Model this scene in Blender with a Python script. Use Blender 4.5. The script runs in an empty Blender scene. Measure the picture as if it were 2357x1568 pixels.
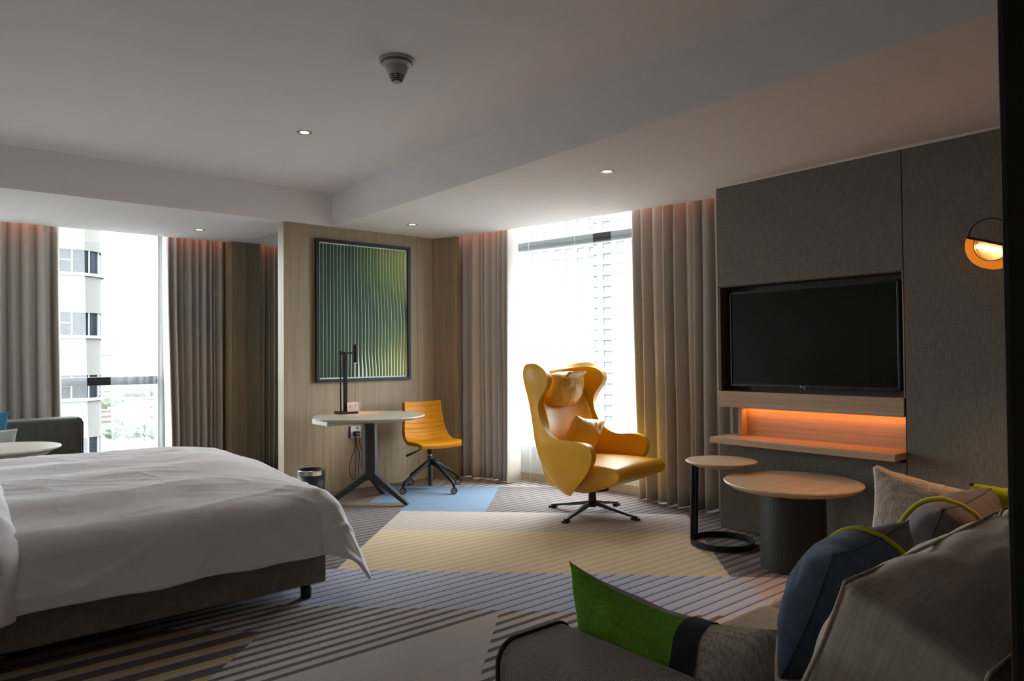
import bpy, bmesh, math, random
from mathutils import Vector, Matrix, noise
random.seed(7)
S = bpy.context.scene
COL = S.collection
PI = math.pi

# ------------------------------------------------------------------ camera
cam_d = bpy.data.cameras.new('camera'); cam = bpy.data.objects.new('camera', cam_d); COL.objects.link(cam)
cam_d.sensor_width = 36.0
cam_d.lens = 1627.518 / 2357 * 36.0
cam_d.clip_start = 0.02; cam_d.clip_end = 3000
yaw, pitch, roll = math.radians(50.07874), math.radians(1.11623), math.radians(-0.48565)
fw = Vector((math.cos(yaw)*math.cos(pitch), math.sin(yaw)*math.cos(pitch), math.sin(pitch)))
r0 = Vector((math.sin(yaw), -math.cos(yaw), 0)); u0 = r0.cross(fw)
rr = r0*math.cos(roll) + u0*math.sin(roll); uu = u0*math.cos(roll) - r0*math.sin(roll)
mw = Matrix((rr, uu, -fw)).transposed().to_4x4(); mw.translation = (0, 0, 1.26)
cam.matrix_world = mw
S.camera = cam

# ------------------------------------------------------------------ sky, exposure, daylight
S.view_settings.view_transform = 'Standard'; S.view_settings.look = 'None'
S.view_settings.gamma = 1.0; S.view_settings.use_curve_mapping = False
S.view_settings.exposure = 2.05
S.cycles.max_bounces = 12; S.cycles.diffuse_bounces = 8; S.cycles.transparent_max_bounces = 24
S.cycles.sample_clamp_indirect = 12.0
S.cycles.caustics_reflective = False; S.cycles.caustics_refractive = False
S.cycles.use_denoising = True
w = bpy.data.worlds.new('overcast_sky'); S.world = w; w.use_nodes = True
bg = w.node_tree.nodes['Background']
bg.inputs[0].default_value = (0.90, 0.955, 1.02, 1); bg.inputs[1].default_value = 5.0

# right-hand window wall: local frame (s along the wall, o outward)
P0 = Vector((4.221, 5.926, 0)); WD = Vector((.187, -.982, 0)).normalized(); WN = Vector((.982, .187, 0)).normalized()
WROT = math.atan2(WD.y, WD.x)
def WP(s, o, z): return P0 + WD*s + WN*o + Vector((0, 0, z))

def portal(name, loc, d, sx, sy):
    l = bpy.data.lights.new(name, 'AREA'); l.shape = 'RECTANGLE'; l.size = sx; l.size_y = sy; l.cycles.is_portal = True
    o = bpy.data.objects.new(name, l); COL.objects.link(o); o.location = loc
    o.rotation_euler = Vector(d).to_track_quat('-Z', 'Z').to_euler()
    return o
portal('daylight_portal_window_1', (0.9, 7.97, 1.30), (0, -1, 0), 2.6, 2.5)
portal('daylight_portal_window_2', WP(1.3, .36, 1.50), -WN, 2.8, 2.3)

# ------------------------------------------------------------------ helpers
def thing(name, label, cat, loc=(0, 0, 0), rotz=0.0, group=None, kind=None):
    o = bpy.data.objects.new(name, None); COL.objects.link(o); o.empty_display_size = .05
    o.location = loc; o.rotation_euler = (0, 0, rotz)
    return tag(o, label, cat, group, kind)
def tag(o, label=None, cat=None, group=None, kind=None):
    if label: o['label'] = label
    if cat: o['category'] = cat
    if group: o['group'] = group
    if kind: o['kind'] = kind
    return o
def obj(name, bm, m, parent=None, smooth=False, bevel=0, seg=2, sub=0, solid=0, loc=None, rot=None, auto=None):
    if isinstance(bm, bmesh.types.BMesh):
        me = bpy.data.meshes.new(name); bmesh.ops.recalc_face_normals(bm, faces=bm.faces); bm.to_mesh(me); bm.free()
    else: me = bm
    if m is not None and not me.materials: me.materials.append(m)
    if smooth:
        for p in me.polygons: p.use_smooth = True
    o = bpy.data.objects.new(name, me); COL.objects.link(o)
    if parent: o.parent = parent
    if loc is not None: o.location = loc
    if rot is not None: o.rotation_euler = rot
    if solid:
        md = o.modifiers.new('thickness', 'SOLIDIFY'); md.thickness = solid; md.offset = 0
    if bevel:
        md = o.modifiers.new('bevel', 'BEVEL'); md.width = bevel; md.segments = seg; md.limit_method = 'ANGLE'; md.angle_limit = math.radians(40)
        if not smooth: md.harden_normals = False
    if sub:
        md = o.modifiers.new('subd', 'SUBSURF'); md.levels = sub; md.render_levels = sub
    return o
def struct(name, bm, m, label=None, parent=None, **k):
    o = obj(name, bm, m, parent, **k)
    if parent is None: o['kind'] = 'structure'
    if label: o['label'] = label
    return o
def B(): return bmesh.new()
def box(bm, x0, x1, y0, y1, z0, z1, M=None):
    vs = [bm.verts.new((x, y, z)) for z in (z0, z1) for y in (y0, y1) for x in (x0, x1)]
    if M is not None:
        for v in vs: v.co = M @ v.co
    for f in ((0,2,3,1), (4,5,7,6), (0,1,5,4), (2,6,7,3), (0,4,6,2), (1,3,7,5)): bm.faces.new([vs[i] for i in f])
    return bm
def bx(*a, M=None): return box(B(), *a, M=M)
def prism(bm, pts, z0, z1):
    lo = [bm.verts.new((x, y, z0)) for x, y in pts]; hi = [bm.verts.new((x, y, z1)) for x, y in pts]
    n = len(pts)
    bm.faces.new(lo[::-1]); bm.faces.new(hi)
    for i in range(n): bm.faces.new((lo[i], lo[(i+1) % n], hi[(i+1) % n], hi[i]))
    return bm
def lathe(bm, prof, n=32, c=(0, 0, 0)):
    rings = []
    for r, z in prof:
        if r < 1e-6: rings.append([bm.verts.new((c[0], c[1], c[2]+z))])
        else: rings.append([bm.verts.new((c[0]+r*math.cos(2*PI*i/n), c[1]+r*math.sin(2*PI*i/n), c[2]+z)) for i in range(n)])
    for a, b in zip(rings, rings[1:]):
        for i in range(n):
            j = (i+1) % n
            if len(a) == 1 and len(b) == 1: continue
            if len(a) == 1: bm.faces.new((a[0], b[i], b[j]))
            elif len(b) == 1: bm.faces.new((a[i], a[j], b[0]))
            else: bm.faces.new((a[i], a[j], b[j], b[i]))
    return bm
def tube(bm, pts, r, n=8, cap=True, close=False):
    pts = [Vector(p) for p in pts]; rings = []; up = None
    m = len(pts)
    for i, p in enumerate(pts):
        if close: t = (pts[(i+1) % m]-pts[i-1]).normalized()
        else: t = (pts[min(i+1, m-1)]-pts[max(i-1, 0)]).normalized()
        if up is None:
            up = Vector((0, 0, 1)) if abs(t.z) < .9 else Vector((1, 0, 0))
        a = t.cross(up).normalized(); b = a.cross(t).normalized(); up = b
        rad = r[i] if isinstance(r, (list, tuple)) else r
        rings.append([bm.verts.new(p + (a*math.cos(2*PI*k/n) + b*math.sin(2*PI*k/n))*rad) for k in range(n)])
    for i in range(m if close else m-1):
        A, Bq = rings[i], rings[(i+1) % m]
        for k in range(n): bm.faces.new((A[k], A[(k+1) % n], Bq[(k+1) % n], Bq[k]))
    if cap and not close: bm.faces.new(rings[0][::-1]); bm.faces.new(rings[-1])
    return bm
def bar(bm, p, q, wa, ha, wb=None, hb=None, up=(0, 0, 1)):
    p, q, up = Vector(p), Vector(q), Vector(up); t = (q-p).normalized(); a = t.cross(up).normalized(); b = a.cross(t)
    wb = wa if wb is None else wb; hb = ha if hb is None else hb
    A = [bm.verts.new(p + a*sx*wa/2 + b*sy*ha/2) for sx, sy in ((-1,-1), (1,-1), (1,1), (-1,1))]
    C = [bm.verts.new(q + a*sx*wb/2 + b*sy*hb/2) for sx, sy in ((-1,-1), (1,-1), (1,1), (-1,1))]
    bm.faces.new(A[::-1]); bm.faces.new(C)
    for i in range(4): bm.faces.new((A[i], A[(i+1) % 4], C[(i+1) % 4], C[i]))
    return bm
def gridmesh(bm, fn, nu, nv, uv=False, closeu=False):
    V = [[bm.verts.new(fn(i/nu, j/nv)) for j in range(nv+1)] for i in range(nu if closeu else nu+1)]
    L = bm.loops.layers.uv.new('uv') if uv else None
    for i in range(nu):
        i2 = (i+1) % nu if closeu else i+1
        for j in range(nv):
            f = bm.faces.new((V[i][j], V[i2][j], V[i2][j+1], V[i][j+1]))
            if uv:
                for lp, q in zip(f.loops, ((i, j), (i+1, j), (i+1, j+1), (i, j+1))): lp[L].uv = (q[0]/nu, q[1]/nv)
    return V
def sm(a, b, x):
    t = max(0, min(1, (x-a)/(b-a))); return t*t*(3-2*t)
def nz(x, y=0, z=0): return noise.noise(Vector((x, y, z)))

# ------------------------------------------------------------------ materials
def newmat(name):
    m = bpy.data.materials.new(name); m.use_nodes = True
    return m, m.node_tree.nodes, m.node_tree.links, m.node_tree.nodes['Principled BSDF']
def hexc(c): return (c[0], c[1], c[2], 1)
def mat(name, c, rough=.6, metal=0, bump=None, var=None, spec=.5, coat=0, emit=None, sheen=0):
    """plain procedural material; var=(scale,amount,stretch) colour mottling; bump=(scale,strength,dist,stretch)"""
    m, N, L, P = newmat(name)
    P.inputs['Base Color'].default_value = hexc(c); P.inputs['Roughness'].default_value = rough; P.inputs['Metallic'].default_value = metal
    P.inputs['Specular IOR Level'].default_value = spec; P.inputs['Coat Weight'].default_value = coat
    if sheen: P.inputs['Sheen Weight'].default_value = sheen
    if emit:
        P.inputs['Emission Color'].default_value = hexc(emit[0]); P.inputs['Emission Strength'].default_value = emit[1]
    tc = N.new('ShaderNodeTexCoord')
    def tex(sc, stretch, det=3):
        mp = N.new('ShaderNodeMapping'); mp.inputs['Scale'].default_value = stretch; L.new(tc.outputs['Object'], mp.inputs[0])
        t = N.new('ShaderNodeTexNoise'); t.inputs['Scale'].default_value = sc; t.inputs['Detail'].default_value = det; L.new(mp.outputs[0], t.inputs['Vector'])
        return t
    if var:
        t = tex(var[0], var[2] if len(var) > 2 else (1, 1, 1))
        rp = N.new('ShaderNodeValToRGB'); k = var[1]
        rp.color_ramp.elements[0].position = .3; rp.color_ramp.elements[1].position = .7
        rp.color_ramp.elements[0].color = hexc([v*(1-k) for v in c]); rp.color_ramp.elements[1].color = hexc([min(1, v*(1+k)) for v in c])
        L.new(t.outputs['Fac'], rp.inputs[0]); L.new(rp.outputs[0], P.inputs['Base Color'])
    if bump:
        t = tex(bump[0], bump[3] if len(bump) > 3 else (1, 1, 1))
        bp = N.new('ShaderNodeBump'); bp.inputs['Strength'].default_value = bump[1]; bp.inputs['Distance'].default_value = bump[2]
        L.new(t.outputs['Fac'], bp.inputs['Height']); L.new(bp.outputs[0], P.inputs['Normal'])
    return m
def wood(name, a, b, grain='Z', scale=1.0, rough=.5):
    m, N, L, P = newmat(name)
    tc = N.new('ShaderNodeTexCoord'); mp = N.new('ShaderNodeMapping')
    st = {'Z': (38, 38, .7), 'X': (.7, 38, 38), 'Y': (38, .7, 38)}[grain]
    mp.inputs['Scale'].default_value = [v*scale for v in st]; L.new(tc.outputs['Object'], mp.inputs[0])
    t = N.new('ShaderNodeTexNoise'); t.inputs['Scale'].default_value = 1.6; t.inputs['Detail'].default_value = 6; t.inputs['Roughness'].default_value = .62; t.inputs['Distortion'].default_value = .35
    L.new(mp.outputs[0], t.inputs['Vector'])
    rp = N.new('ShaderNodeValToRGB'); rp.color_ramp.elements[0].position = .32; rp.color_ramp.elements[1].position = .68
    rp.color_ramp.elements[0].color = hexc(a); rp.color_ramp.elements[1].color = hexc(b)
    L.new(t.outputs['Fac'], rp.inputs[0]); L.new(rp.outputs[0], P.inputs['Base Color'])
    bp = N.new('ShaderNodeBump'); bp.inputs['Strength'].default_value = .12; bp.inputs['Distance'].default_value = .002
    L.new(t.outputs['Fac'], bp.inputs['Height']); L.new(bp.outputs[0], P.inputs['Normal'])
    P.inputs['Roughness'].default_value = rough
    return m
def weave(name, c, dark=.75, scale=420, rough=.9, sheen=0.0, bump=.4):
    """woven cloth: fine crossing threads with colour mottling"""
    m, N, L, P = newmat(name)
    tc = N.new('ShaderNodeTexCoord')
    ts = []
    for st in ((scale*.08, scale, scale*.08), (scale, scale*.08, scale), (scale*.9, scale*.9, scale*.06)):
        mp = N.new('ShaderNodeMapping'); mp.inputs['Scale'].default_value = st; L.new(tc.outputs['Object'], mp.inputs[0])
        t = N.new('ShaderNodeTexNoise'); t.inputs['Scale'].default_value = 1; t.inputs['Detail'].default_value = 2; L.new(mp.outputs[0], t.inputs['Vector']); ts.append(t)
    ad = N.new('ShaderNodeMath'); ad.operation = 'ADD'; L.new(ts[0].outputs[0], ad.inputs[0]); L.new(ts[1].outputs[0], ad.inputs[1])
    ad2 = N.new('ShaderNodeMath'); ad2.operation = 'ADD'; L.new(ad.outputs[0], ad2.inputs[0]); L.new(ts[2].outputs[0], ad2.inputs[1])
    dv = N.new('ShaderNodeMath'); dv.operation = 'DIVIDE'; L.new(ad2.outputs[0], dv.inputs[0]); dv.inputs[1].default_value = 3
    rp = N.new('ShaderNodeValToRGB'); rp.color_ramp.elements[0].position = .38; rp.color_ramp.elements[1].position = .62
    rp.color_ramp.elements[0].color = hexc([v*dark for v in c]); rp.color_ramp.elements[1].color = hexc([min(1, v*(2-dark)) for v in c])
    L.new(dv.outputs[0], rp.inputs[0]); L.new(rp.outputs[0], P.inputs['Base Color'])
    bp = N.new('ShaderNodeBump'); bp.inputs['Strength'].default_value = bump; bp.inputs['Distance'].default_value = .002
    L.new(dv.outputs[0], bp.inputs['Height']); L.new(bp.outputs[0], P.inputs['Normal'])
    P.inputs['Roughness'].default_value = rough; P.inputs['Specular IOR Level'].default_value = .25
    if sheen: P.inputs['Sheen Weight'].default_value = sheen
    return m
def ribbed(name, c, axis, freq, rough=.8, bump=.8, c2=None):
    """corded upholstery: fine ribs across one object axis"""
    m, N, L, P = newmat(name)
    tc = N.new('ShaderNodeTexCoord')
    wv = N.new('ShaderNodeTexWave'); wv.bands_direction = axis; wv.inputs['Scale'].default_value = freq; wv.inputs['Distortion'].default_value = .5; wv.inputs['Detail'].default_value = 2; wv.inputs['Detail Scale'].default_value = 1.5
    L.new(tc.outputs['Object'], wv.inputs['Vector'])
    rp = N.new('ShaderNodeValToRGB'); rp.color_ramp.elements[0].color = hexc([v*.8 for v in c]); rp.color_ramp.elements[1].color = hexc(c2 or [v*1.1 for v in c])
    L.new(wv.outputs['Fac'], rp.inputs[0]); L.new(rp.outputs[0], P.inputs['Base Color'])
    bp = N.new('ShaderNodeBump'); bp.inputs['Strength'].default_value = bump; bp.inputs['Distance'].default_value = .003
    L.new(wv.outputs['Fac'], bp.inputs['Height']); L.new(bp.outputs[0], P.inputs['Normal'])
    P.inputs['Roughness'].default_value = rough; P.inputs['Specular IOR Level'].default_value = .3
    return m
def sheer_mat(name, c, alpha):
    m, N, L, P = newmat(name); N.remove(P)
    out = N['Material Output']
    tr = N.new('ShaderNodeBsdfTransparent'); tl = N.new('ShaderNodeBsdfTranslucent'); df = N.new('ShaderNodeBsdfDiffuse')
    tl.inputs[0].default_value = hexc(c); df.inputs[0].default_value = hexc(c)
    a = N.new('ShaderNodeMixShader'); a.inputs[0].default_value = .62; L.new(df.outputs[0], a.inputs[1]); L.new(tl.outputs[0], a.inputs[2])
    b = N.new('ShaderNodeMixShader'); b.inputs[0].default_value = alpha; L.new(tr.outputs[0], b.inputs[1]); L.new(a.outputs[0], b.inputs[2])
    L.new(b.outputs[0], out.inputs[0])
    return m
def glass_mat(name, tint=(1, 1, 1), refl=.06):
    m, N, L, P = newmat(name); N.remove(P); out = N['Material Output']
    tr = N.new('ShaderNodeBsdfTransparent'); tr.inputs[0].default_value = hexc(tint)
    gl = N.new('ShaderNodeBsdfGlossy'); gl.inputs['Roughness'].default_value = .02
    b = N.new('ShaderNodeMixShader'); b.inputs[0].default_value = refl; L.new(tr.outputs[0], b.inputs[1]); L.new(gl.outputs[0], b.inputs[2])
    L.new(b.outputs[0], out.inputs[0]); return m
def emis(name, c, s):
    m, N, L, P = newmat(name); P.inputs['Base Color'].default_value = hexc(c)
    P.inputs['Emission Color'].default_value = hexc(c); P.inputs['Emission Strength'].default_value = s
    return m

M = {}
M['plaster'] = mat('ceiling_paint', (.82, .785, .785), .9, bump=(60, .03, .002))
M['paint'] = mat('wall_paint', (.62, .60, .57), .9)
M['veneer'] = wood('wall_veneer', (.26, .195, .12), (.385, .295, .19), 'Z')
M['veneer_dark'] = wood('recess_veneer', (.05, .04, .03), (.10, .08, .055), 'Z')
M['oak_y'] = wood('shelf_oak', (.42, .30, .19), (.56, .42, .28), 'Y')
M['oak_x'] = wood('table_oak', (.46, .33, .20), (.60, .45, .29), 'X', .8)
M['desk_top'] = wood('desk_laminate', (.40, .36, .29), (.50, .45, .37), 'X', .6, .32)
M['felt'] = weave('grey_wall_cloth', (.185, .178, .152), .72, 300, .95)
M['groove'] = mat('groove_dark', (.02, .02, .02), .9)
M['curtain'] = mat('curtain_cloth', (.60, .56, .515), .9, spec=.2, bump=(500, .12, .001), var=(220, .05, (1, 1, .25)))
M['sheer'] = sheer_mat('sheer_voile', (.93, .95, .96), .14)
M['black'] = mat('black_metal', (.012, .012, .013), .5, spec=.35)
M['charcoal'] = mat('charcoal_metal', (.022, .023, .025), .45)
M['drum'] = mat('black_drum', (.018, .018, .018), .55)
M['frame_dark'] = mat('window_frame_metal', (.035, .037, .040), .5)
M['frame_pale'] = mat('window_frame_pale', (.55, .56, .56), .5)
M['pane'] = glass_mat('window_glass', (.97, .99, .98), .05)
M['mirror'] = mat('mirror_silver', (.74, .79, .76), .015, 1.0)
M['yellow'] = mat('mustard_leather', (.74, .375, .008), .42, spec=.4, bump=(260, .10, .0015), var=(3, .08))
M['yellow_soft'] = mat('mustard_leather_soft', (.78, .45, .06), .42, bump=(9, .22, .008, (3, 3, .6)), var=(4, .06))
M['chair_yellow'] = mat('amber_vinyl', (.45, .170, .001), .5, spec=.25, bump=(300, .06, .001))
M['linen'] = mat('white_cotton', (.80, .765, .775), .92, bump=(18, .22, .012, (.6, 1, 1)), var=(3, .02))
M['bedcloth'] = weave('bed_base_cloth', (.215, .19, .15), .75, 340, .95)
M['sofa'] = ribbed('sofa_cord', (.38, .325, .285), 'Y', 60, bump=.5)
M['sofa_back'] = weave('cushion_cord', (.64, .54, .45), .85, 150, .95, 0, .5)
M['sofa_seat'] = weave('seat_cord', (.44, .335, .25), .82, 170, .95, 0, .5)
M['sofa_far'] = weave('green_grey_upholstery', (.115, .115, .098), .8, 320, .85)
M['piping'] = mat('dark_piping', (.03, .025, .028), .7)
M['green'] = weave('green_velour', (.115, .27, .018), .75, 240, .95, .0)
M['beige'] = weave('beige_slub', (.46, .39, .32), .62, 220, .95)
M['blue'] = mat('navy_velour', (.045, .075, .125), .95, bump=(90, .3, .002), var=(14, .35), sheen=.06)
M['plum'] = mat('plum_velour', (.125, .098, .110), .95, bump=(90, .3, .002), var=(14, .3), sheen=.06)
M['yellow_pipe'] = mat('lime_cord', (.50, .46, .015), .9)
M['lime'] = weave('lime_velour', (.34, .40, .02), .8, 240, .95)
M['strap'] = mat('black_strap', (.012, .011, .014), .9)
M['teal'] = weave('blue_weave', (.055, .19, .33), .8, 260, .9)
M['pale'] = weave('pale_weave', (.46, .47, .42), .85, 260, .9)
M['chrome'] = mat('chrome', (.78, .78, .78), .12, 1.0)
M['white_plastic'] = mat('white_plastic', (.70, .69, .68), .45)
M['detector'] = mat('detector_plastic', (.42, .39, .38), .4)
M['tv_screen'] = mat('tv_screen', (.005, .005, .005), .20, spec=.18)
M['tv_bezel'] = mat('tv_bezel', (.014, .014, .015), .25)
M['white_print'] = mat('white_print', (.75, .75, .75), .6)
M['card'] = mat('card_paper', (.78, .70, .68), .7)
M['card_print'] = mat('card_print', (.55, .30, .28), .7)
M['acrylic'] = glass_mat('acrylic', (.92, .94, .95), .1)
M['bulb'] = emis('filament_bulb', (1.0, .60, .22), 5.0)
M['downlight'] = emis('downlight_lens', (1.0, .66, .36), 1.3)
M['led'] = emis('led_strip', (1.0, .33, .07), .8)
M['red_led'] = emis('standby_led', (1.0, .03, .03), 1.0)
M['shade_wall'] = mat('painted_shade_wall', (.012, .011, .011), .8)  # near-black stands in for an unlit wall: shade put into the colour

# amber glass of the wall lamp; own emission stands in for bulb light
def amber():
    m, N, L, P = newmat('amber_glass'); N.remove(P); out = N['Material Output']
    tr = N.new('ShaderNodeBsdfTransparent'); tr.inputs[0].default_value = (.95, .45, .06, 1)
    tl = N.new('ShaderNodeBsdfTranslucent'); tl.inputs[0].default_value = (.95, .40, .04, 1)
    gl = N.new('ShaderNodeBsdfGlossy'); gl.inputs['Roughness'].default_value = .08
    a = N.new('ShaderNodeMixShader'); a.inputs[0].default_value = .6; L.new(tr.outputs[0], a.inputs[1]); L.new(tl.outputs[0], a.inputs[2])
    b = N.new('ShaderNodeMixShader'); b.inputs[0].default_value = .06; L.new(a.outputs[0], b.inputs[1]); L.new(gl.outputs[0], b.inputs[2])
    em = N.new('ShaderNodeEmission'); em.inputs[0].default_value = (1, .36, .03, 1); em.inputs[1].default_value = .085
    ad = N.new('ShaderNodeAddShader'); L.new(b.outputs[0], ad.inputs[0]); L.new(em.outputs[0], ad.inputs[1])
    L.new(ad.outputs[0], out.inputs[0]); return m
M['amber'] = amber()


# carpet: diagonal colour fields (u = x+y, v = y-x) crossed by stripes along X
def carpet():
    m, N, L, P = newmat('patterned_carpet')
    tc = N.new('ShaderNodeTexCoord'); sp = N.new('ShaderNodeSeparateXYZ'); L.new(tc.outputs['Object'], sp.inputs[0])
    def mt(op, a, b=None, c=None):
        n = N.new('ShaderNodeMath'); n.operation = op
        for i, q in enumerate((a, b, c)):
            if q is None: continue
            if isinstance(q, (int, float)): n.inputs[i].default_value = q
            else: L.new(q, n.inputs[i])
        return n.outputs[0]
    def mix(f, a, b):
        n = N.new('ShaderNodeMix'); n.data_type = 'RGBA'
        for i, q in ((0, f), (6, a), (7, b)):
            if isinstance(q, (tuple, list)): n.inputs[i].default_value = hexc(q)
            elif isinstance(q, (int, float)): n.inputs[i].default_value = q
            else: L.new(q, n.inputs[i])
        return n.outputs[2]
    jn = N.new('ShaderNodeTexNoise'); jn.inputs['Scale'].default_value = 160; L.new(tc.outputs['Object'], jn.inputs['Vector'])
    jit = mt('MULTIPLY', mt('SUBTRACT', jn.outputs[0], .5), .022)
    x = mt('ADD', sp.outputs[0], jit); y = mt('ADD', sp.outputs[1], mt('MULTIPLY', jit, .5))
    u = mt('ADD', x, y); v = mt('SUBTRACT', y, x)
    def rng(q, a, b): return mt('MULTIPLY', mt('GREATER_THAN', q, a), mt('LESS_THAN', q, b))
    def reg(u0, u1, v0, v1): return mt('MULTIPLY', rng(u, u0, u1), rng(v, v0, v1))
    fr = mt('FRACT', mt('DIVIDE', y, .070))
    wide = mt('LESS_THAN', fr, .42); thin = mt('LESS_THAN', fr, .17); half = mt('LESS_THAN', fr, .5)
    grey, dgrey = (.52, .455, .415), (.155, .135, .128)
    mauve, dmauve = (.235, .205, .205), (.130, .108, .110)  # field colours also offset light falloff: raised near camera, lowered by windows
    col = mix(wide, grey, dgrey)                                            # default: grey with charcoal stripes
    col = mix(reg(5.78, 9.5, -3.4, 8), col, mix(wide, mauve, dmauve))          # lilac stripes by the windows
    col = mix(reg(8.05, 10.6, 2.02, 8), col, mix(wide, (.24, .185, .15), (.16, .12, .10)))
    col = mix(reg(-9, 4.93, .54, 2.03), col, mix(mt('MULTIPLY', wide, mt('GREATER_THAN', y, 2.70)), grey, dgrey))   # plain grey field
    gold = mt('LESS_THAN', mt('FRACT', mt('ADD', mt('DIVIDE', y, .14), .22)), .12)
    col = mix(reg(-9, 4.45, 2.03, 3.4), col, mix(gold, mix(mt('LESS_THAN', mt('FRACT', mt('DIVIDE', y, .14)), .5), (.42, .335, .30), (.125, .105, .10)), (.50, .30, .06)))
    col = mix(reg(4.93, 5.78, -3.4, 3), col, mix(thin, mix(half, (.50, .48, .53), (.40, .455, .59)), (.14, .155, .25)))   # blue band
    col = mix(reg(4.93, 5.78, -3.4, -1.33), col, mix(thin, (.54, .43, .39), (.20, .165, .185)))  # warm lamp light painted into the right end of the blue band
    col = mix(reg(5.78, 7.12, -1.21, 2.0), col, mix(half, (.60, .52, .45), (.64, .455, .20)))  # yellow field
    col = mix(reg(7.12, 7.98, -1.21, 2.0), col, mix(half, (.53, .46, .405), (.445, .385, .345)))     # beige field
    col = mix(reg(7.98, 9.5, 1.03, 2.02), col, (.19, .265, .36))  # light blue field, colour lowered to offset strong window light
    col = mix(reg(8.42, 9.5, 2.0, 2.5), col, (.19, .265, .36))
    seam = mt('LESS_THAN', mt('ABSOLUTE', mt('SUBTRACT', y, 2.376)), .0022)
    col = mix(seam, col, (.42, .38, .34))
    pn = N.new('ShaderNodeTexNoise'); pn.inputs['Scale'].default_value = 260; pn.inputs['Detail'].default_value = 3; L.new(tc.outputs['Object'], pn.inputs['Vector'])
    rp = N.new('ShaderNodeValToRGB'); rp.color_ramp.elements[0].position = .3; rp.color_ramp.elements[1].position = .7
    rp.color_ramp.elements[0].color = (.72, .72, .72, 1); rp.color_ramp.elements[1].color = (1.15, 1.15, 1.15, 1); L.new(pn.outputs[0], rp.inputs[0])
    mu = N.new('ShaderNodeMix'); mu.data_type = 'RGBA'; mu.blend_type = 'MULTIPLY'; mu.inputs[0].default_value = 1
    L.new(col, mu.inputs[6]); L.new(rp.outputs[0], mu.inputs[7]); L.new(mu.outputs[2], P.inputs['Base Color'])
    bp = N.new('ShaderNodeBump'); bp.inputs['Strength'].default_value = .6; bp.inputs['Distance'].default_value = .004
    L.new(pn.outputs[0], bp.inputs['Height']); L.new(bp.outputs[0], P.inputs['Normal'])
    P.inputs['Roughness'].default_value = 1.0; P.inputs['Specular IOR Level'].default_value = .08
    return m
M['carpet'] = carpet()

# ------------------------------------------------------------------ the room shell
ZS, ZC = 2.466, 2.778          # soffit and main ceiling heights
YB, XB = 6.113, 2.94           # inner faces of the two ceiling beams
YA = 6.13                      # picture wall
XT = 4.453                     # television wall
XL, YW = -0.62, 8.0            # headboard wall, left window plane
XM = 2.647                     # mirror plane
PEX = 4.80                     # end of pocket edge by the TV wall

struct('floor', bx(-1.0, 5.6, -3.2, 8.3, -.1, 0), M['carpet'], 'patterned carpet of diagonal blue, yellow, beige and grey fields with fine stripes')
struct('ceiling', bx(XL-.1, XB, -3.2, YB, ZC, ZC+.1), M['plaster'], 'raised white ceiling tray over the bed')
# dropped soffits: a band along the left window and one along the right wall
b = B()
prism(b, [(XL-.1, YB), (XB, YB), (XB, .0), (XT+.25, .0), (XT+.25, 2.9), tuple(WP(2.9, 0, 0).xy), tuple(WP(-.12, 0, 0).xy), (4.10, YA+.03), (XM, YA+.03), (XM, 7.63), (XL-.1, 7.63)], ZS, ZC+.1)
struct('trim_1', b, M['plaster'], 'white dropped ceiling soffit running along the windows')
# blind pockets above the curtains
struct('trim_2', bx(XL-.1, XM, 7.63, 8.2, 2.66, 2.76), M['plaster'], 'recessed curtain pocket above the left window')
b = B(); prism(b, [tuple(WP(-.3, -.02, 0).xy), tuple(WP(3.3, -.02, 0).xy), tuple(WP(3.3, .6, 0).xy), tuple(WP(-.3, .6, 0).xy)], 2.70, 2.80)
struct('trim_3', b, M['plaster'], 'recessed curtain pocket above the right window')

# walls
struct('wall_left', bx(XL-.1, XL, -3.2, 8.2, 0, ZC+.1), M['paint'], 'painted headboard wall')
struct('wall_rear', bx(XL-.1, .8, -3.3, -3.2, 0, ZC+.1), M['paint'], 'painted wall behind the camera')
b = bx(.72, 4.75, -.05, .1975, 0, ZC+.05)
struct('wall_back', b, M['shade_wall'], 'unlit wall end at the edge of the room, shade painted black', bevel=.006)
struct('wall_corridor', bx(.72, .85, -3.2, -.05, 0, ZC+.05), M['shade_wall'], 'corridor wall beside the camera, shade painted black')

# picture wall with its wood end, side mirror and angled return
wa = struct('wall_front', bx(2.48, 4.13, YA, YA+.13, 0, ZS), M['veneer'], 'grey-brown veneered picture wall')
for x in (3.18, 3.88):
    struct('panel_joint', bx(x-.0012, x+.0012, YA-.0006, YA+.002, .07, ZS), M['groove'], parent=wa)
b = B(); prism(b, [(4.062, YA+.001), (4.170, 5.915), (4.215, 5.938), (4.25, YA+.13), (4.10, YA+.13)], 0, ZS)
struct('wall_return', b, M['veneer'], 'angled veneered return between picture wall and curtain')
b = B(); prism(b, [(4.163, 5.905), (4.185, 5.872), (4.235, 5.895), (4.215, 5.935)], 0, ZS)
struct('trim_4', b, M['veneer'], 'narrow veneer edge strip beside the curtain')
struct('baseboard_front', bx(2.50, 4.06, YA-.008, YA, 0, .07), M['veneer'], 'low veneer baseboard under the picture wall')
bp_ = B(); bar(bp_, (4.055, YA-.008, .035), (4.160, 5.905, .035), .008, .07)
struct('baseboard_return', bp_, M['veneer'], 'low veneer baseboard under the angled return')
mw_ = struct('wall_side', bx(XM, XM+.12, YA+.13, 7.62, 0, ZS), M['veneer'], 'wall side clad with a tall mirror')
mo = struct('mirror_panel', bx(XM-.006, XM, YA+.13, 7.53, .02, ZS-.004), M['mirror'], parent=mw_)
mo['label'] = 'tall frameless wall mirror'
struct('wall_pier', bx(2.49, XM+.12, 7.537, 8.2, 0, ZS+.2), M['veneer'], 'veneered pier between left curtain and mirror')

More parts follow.
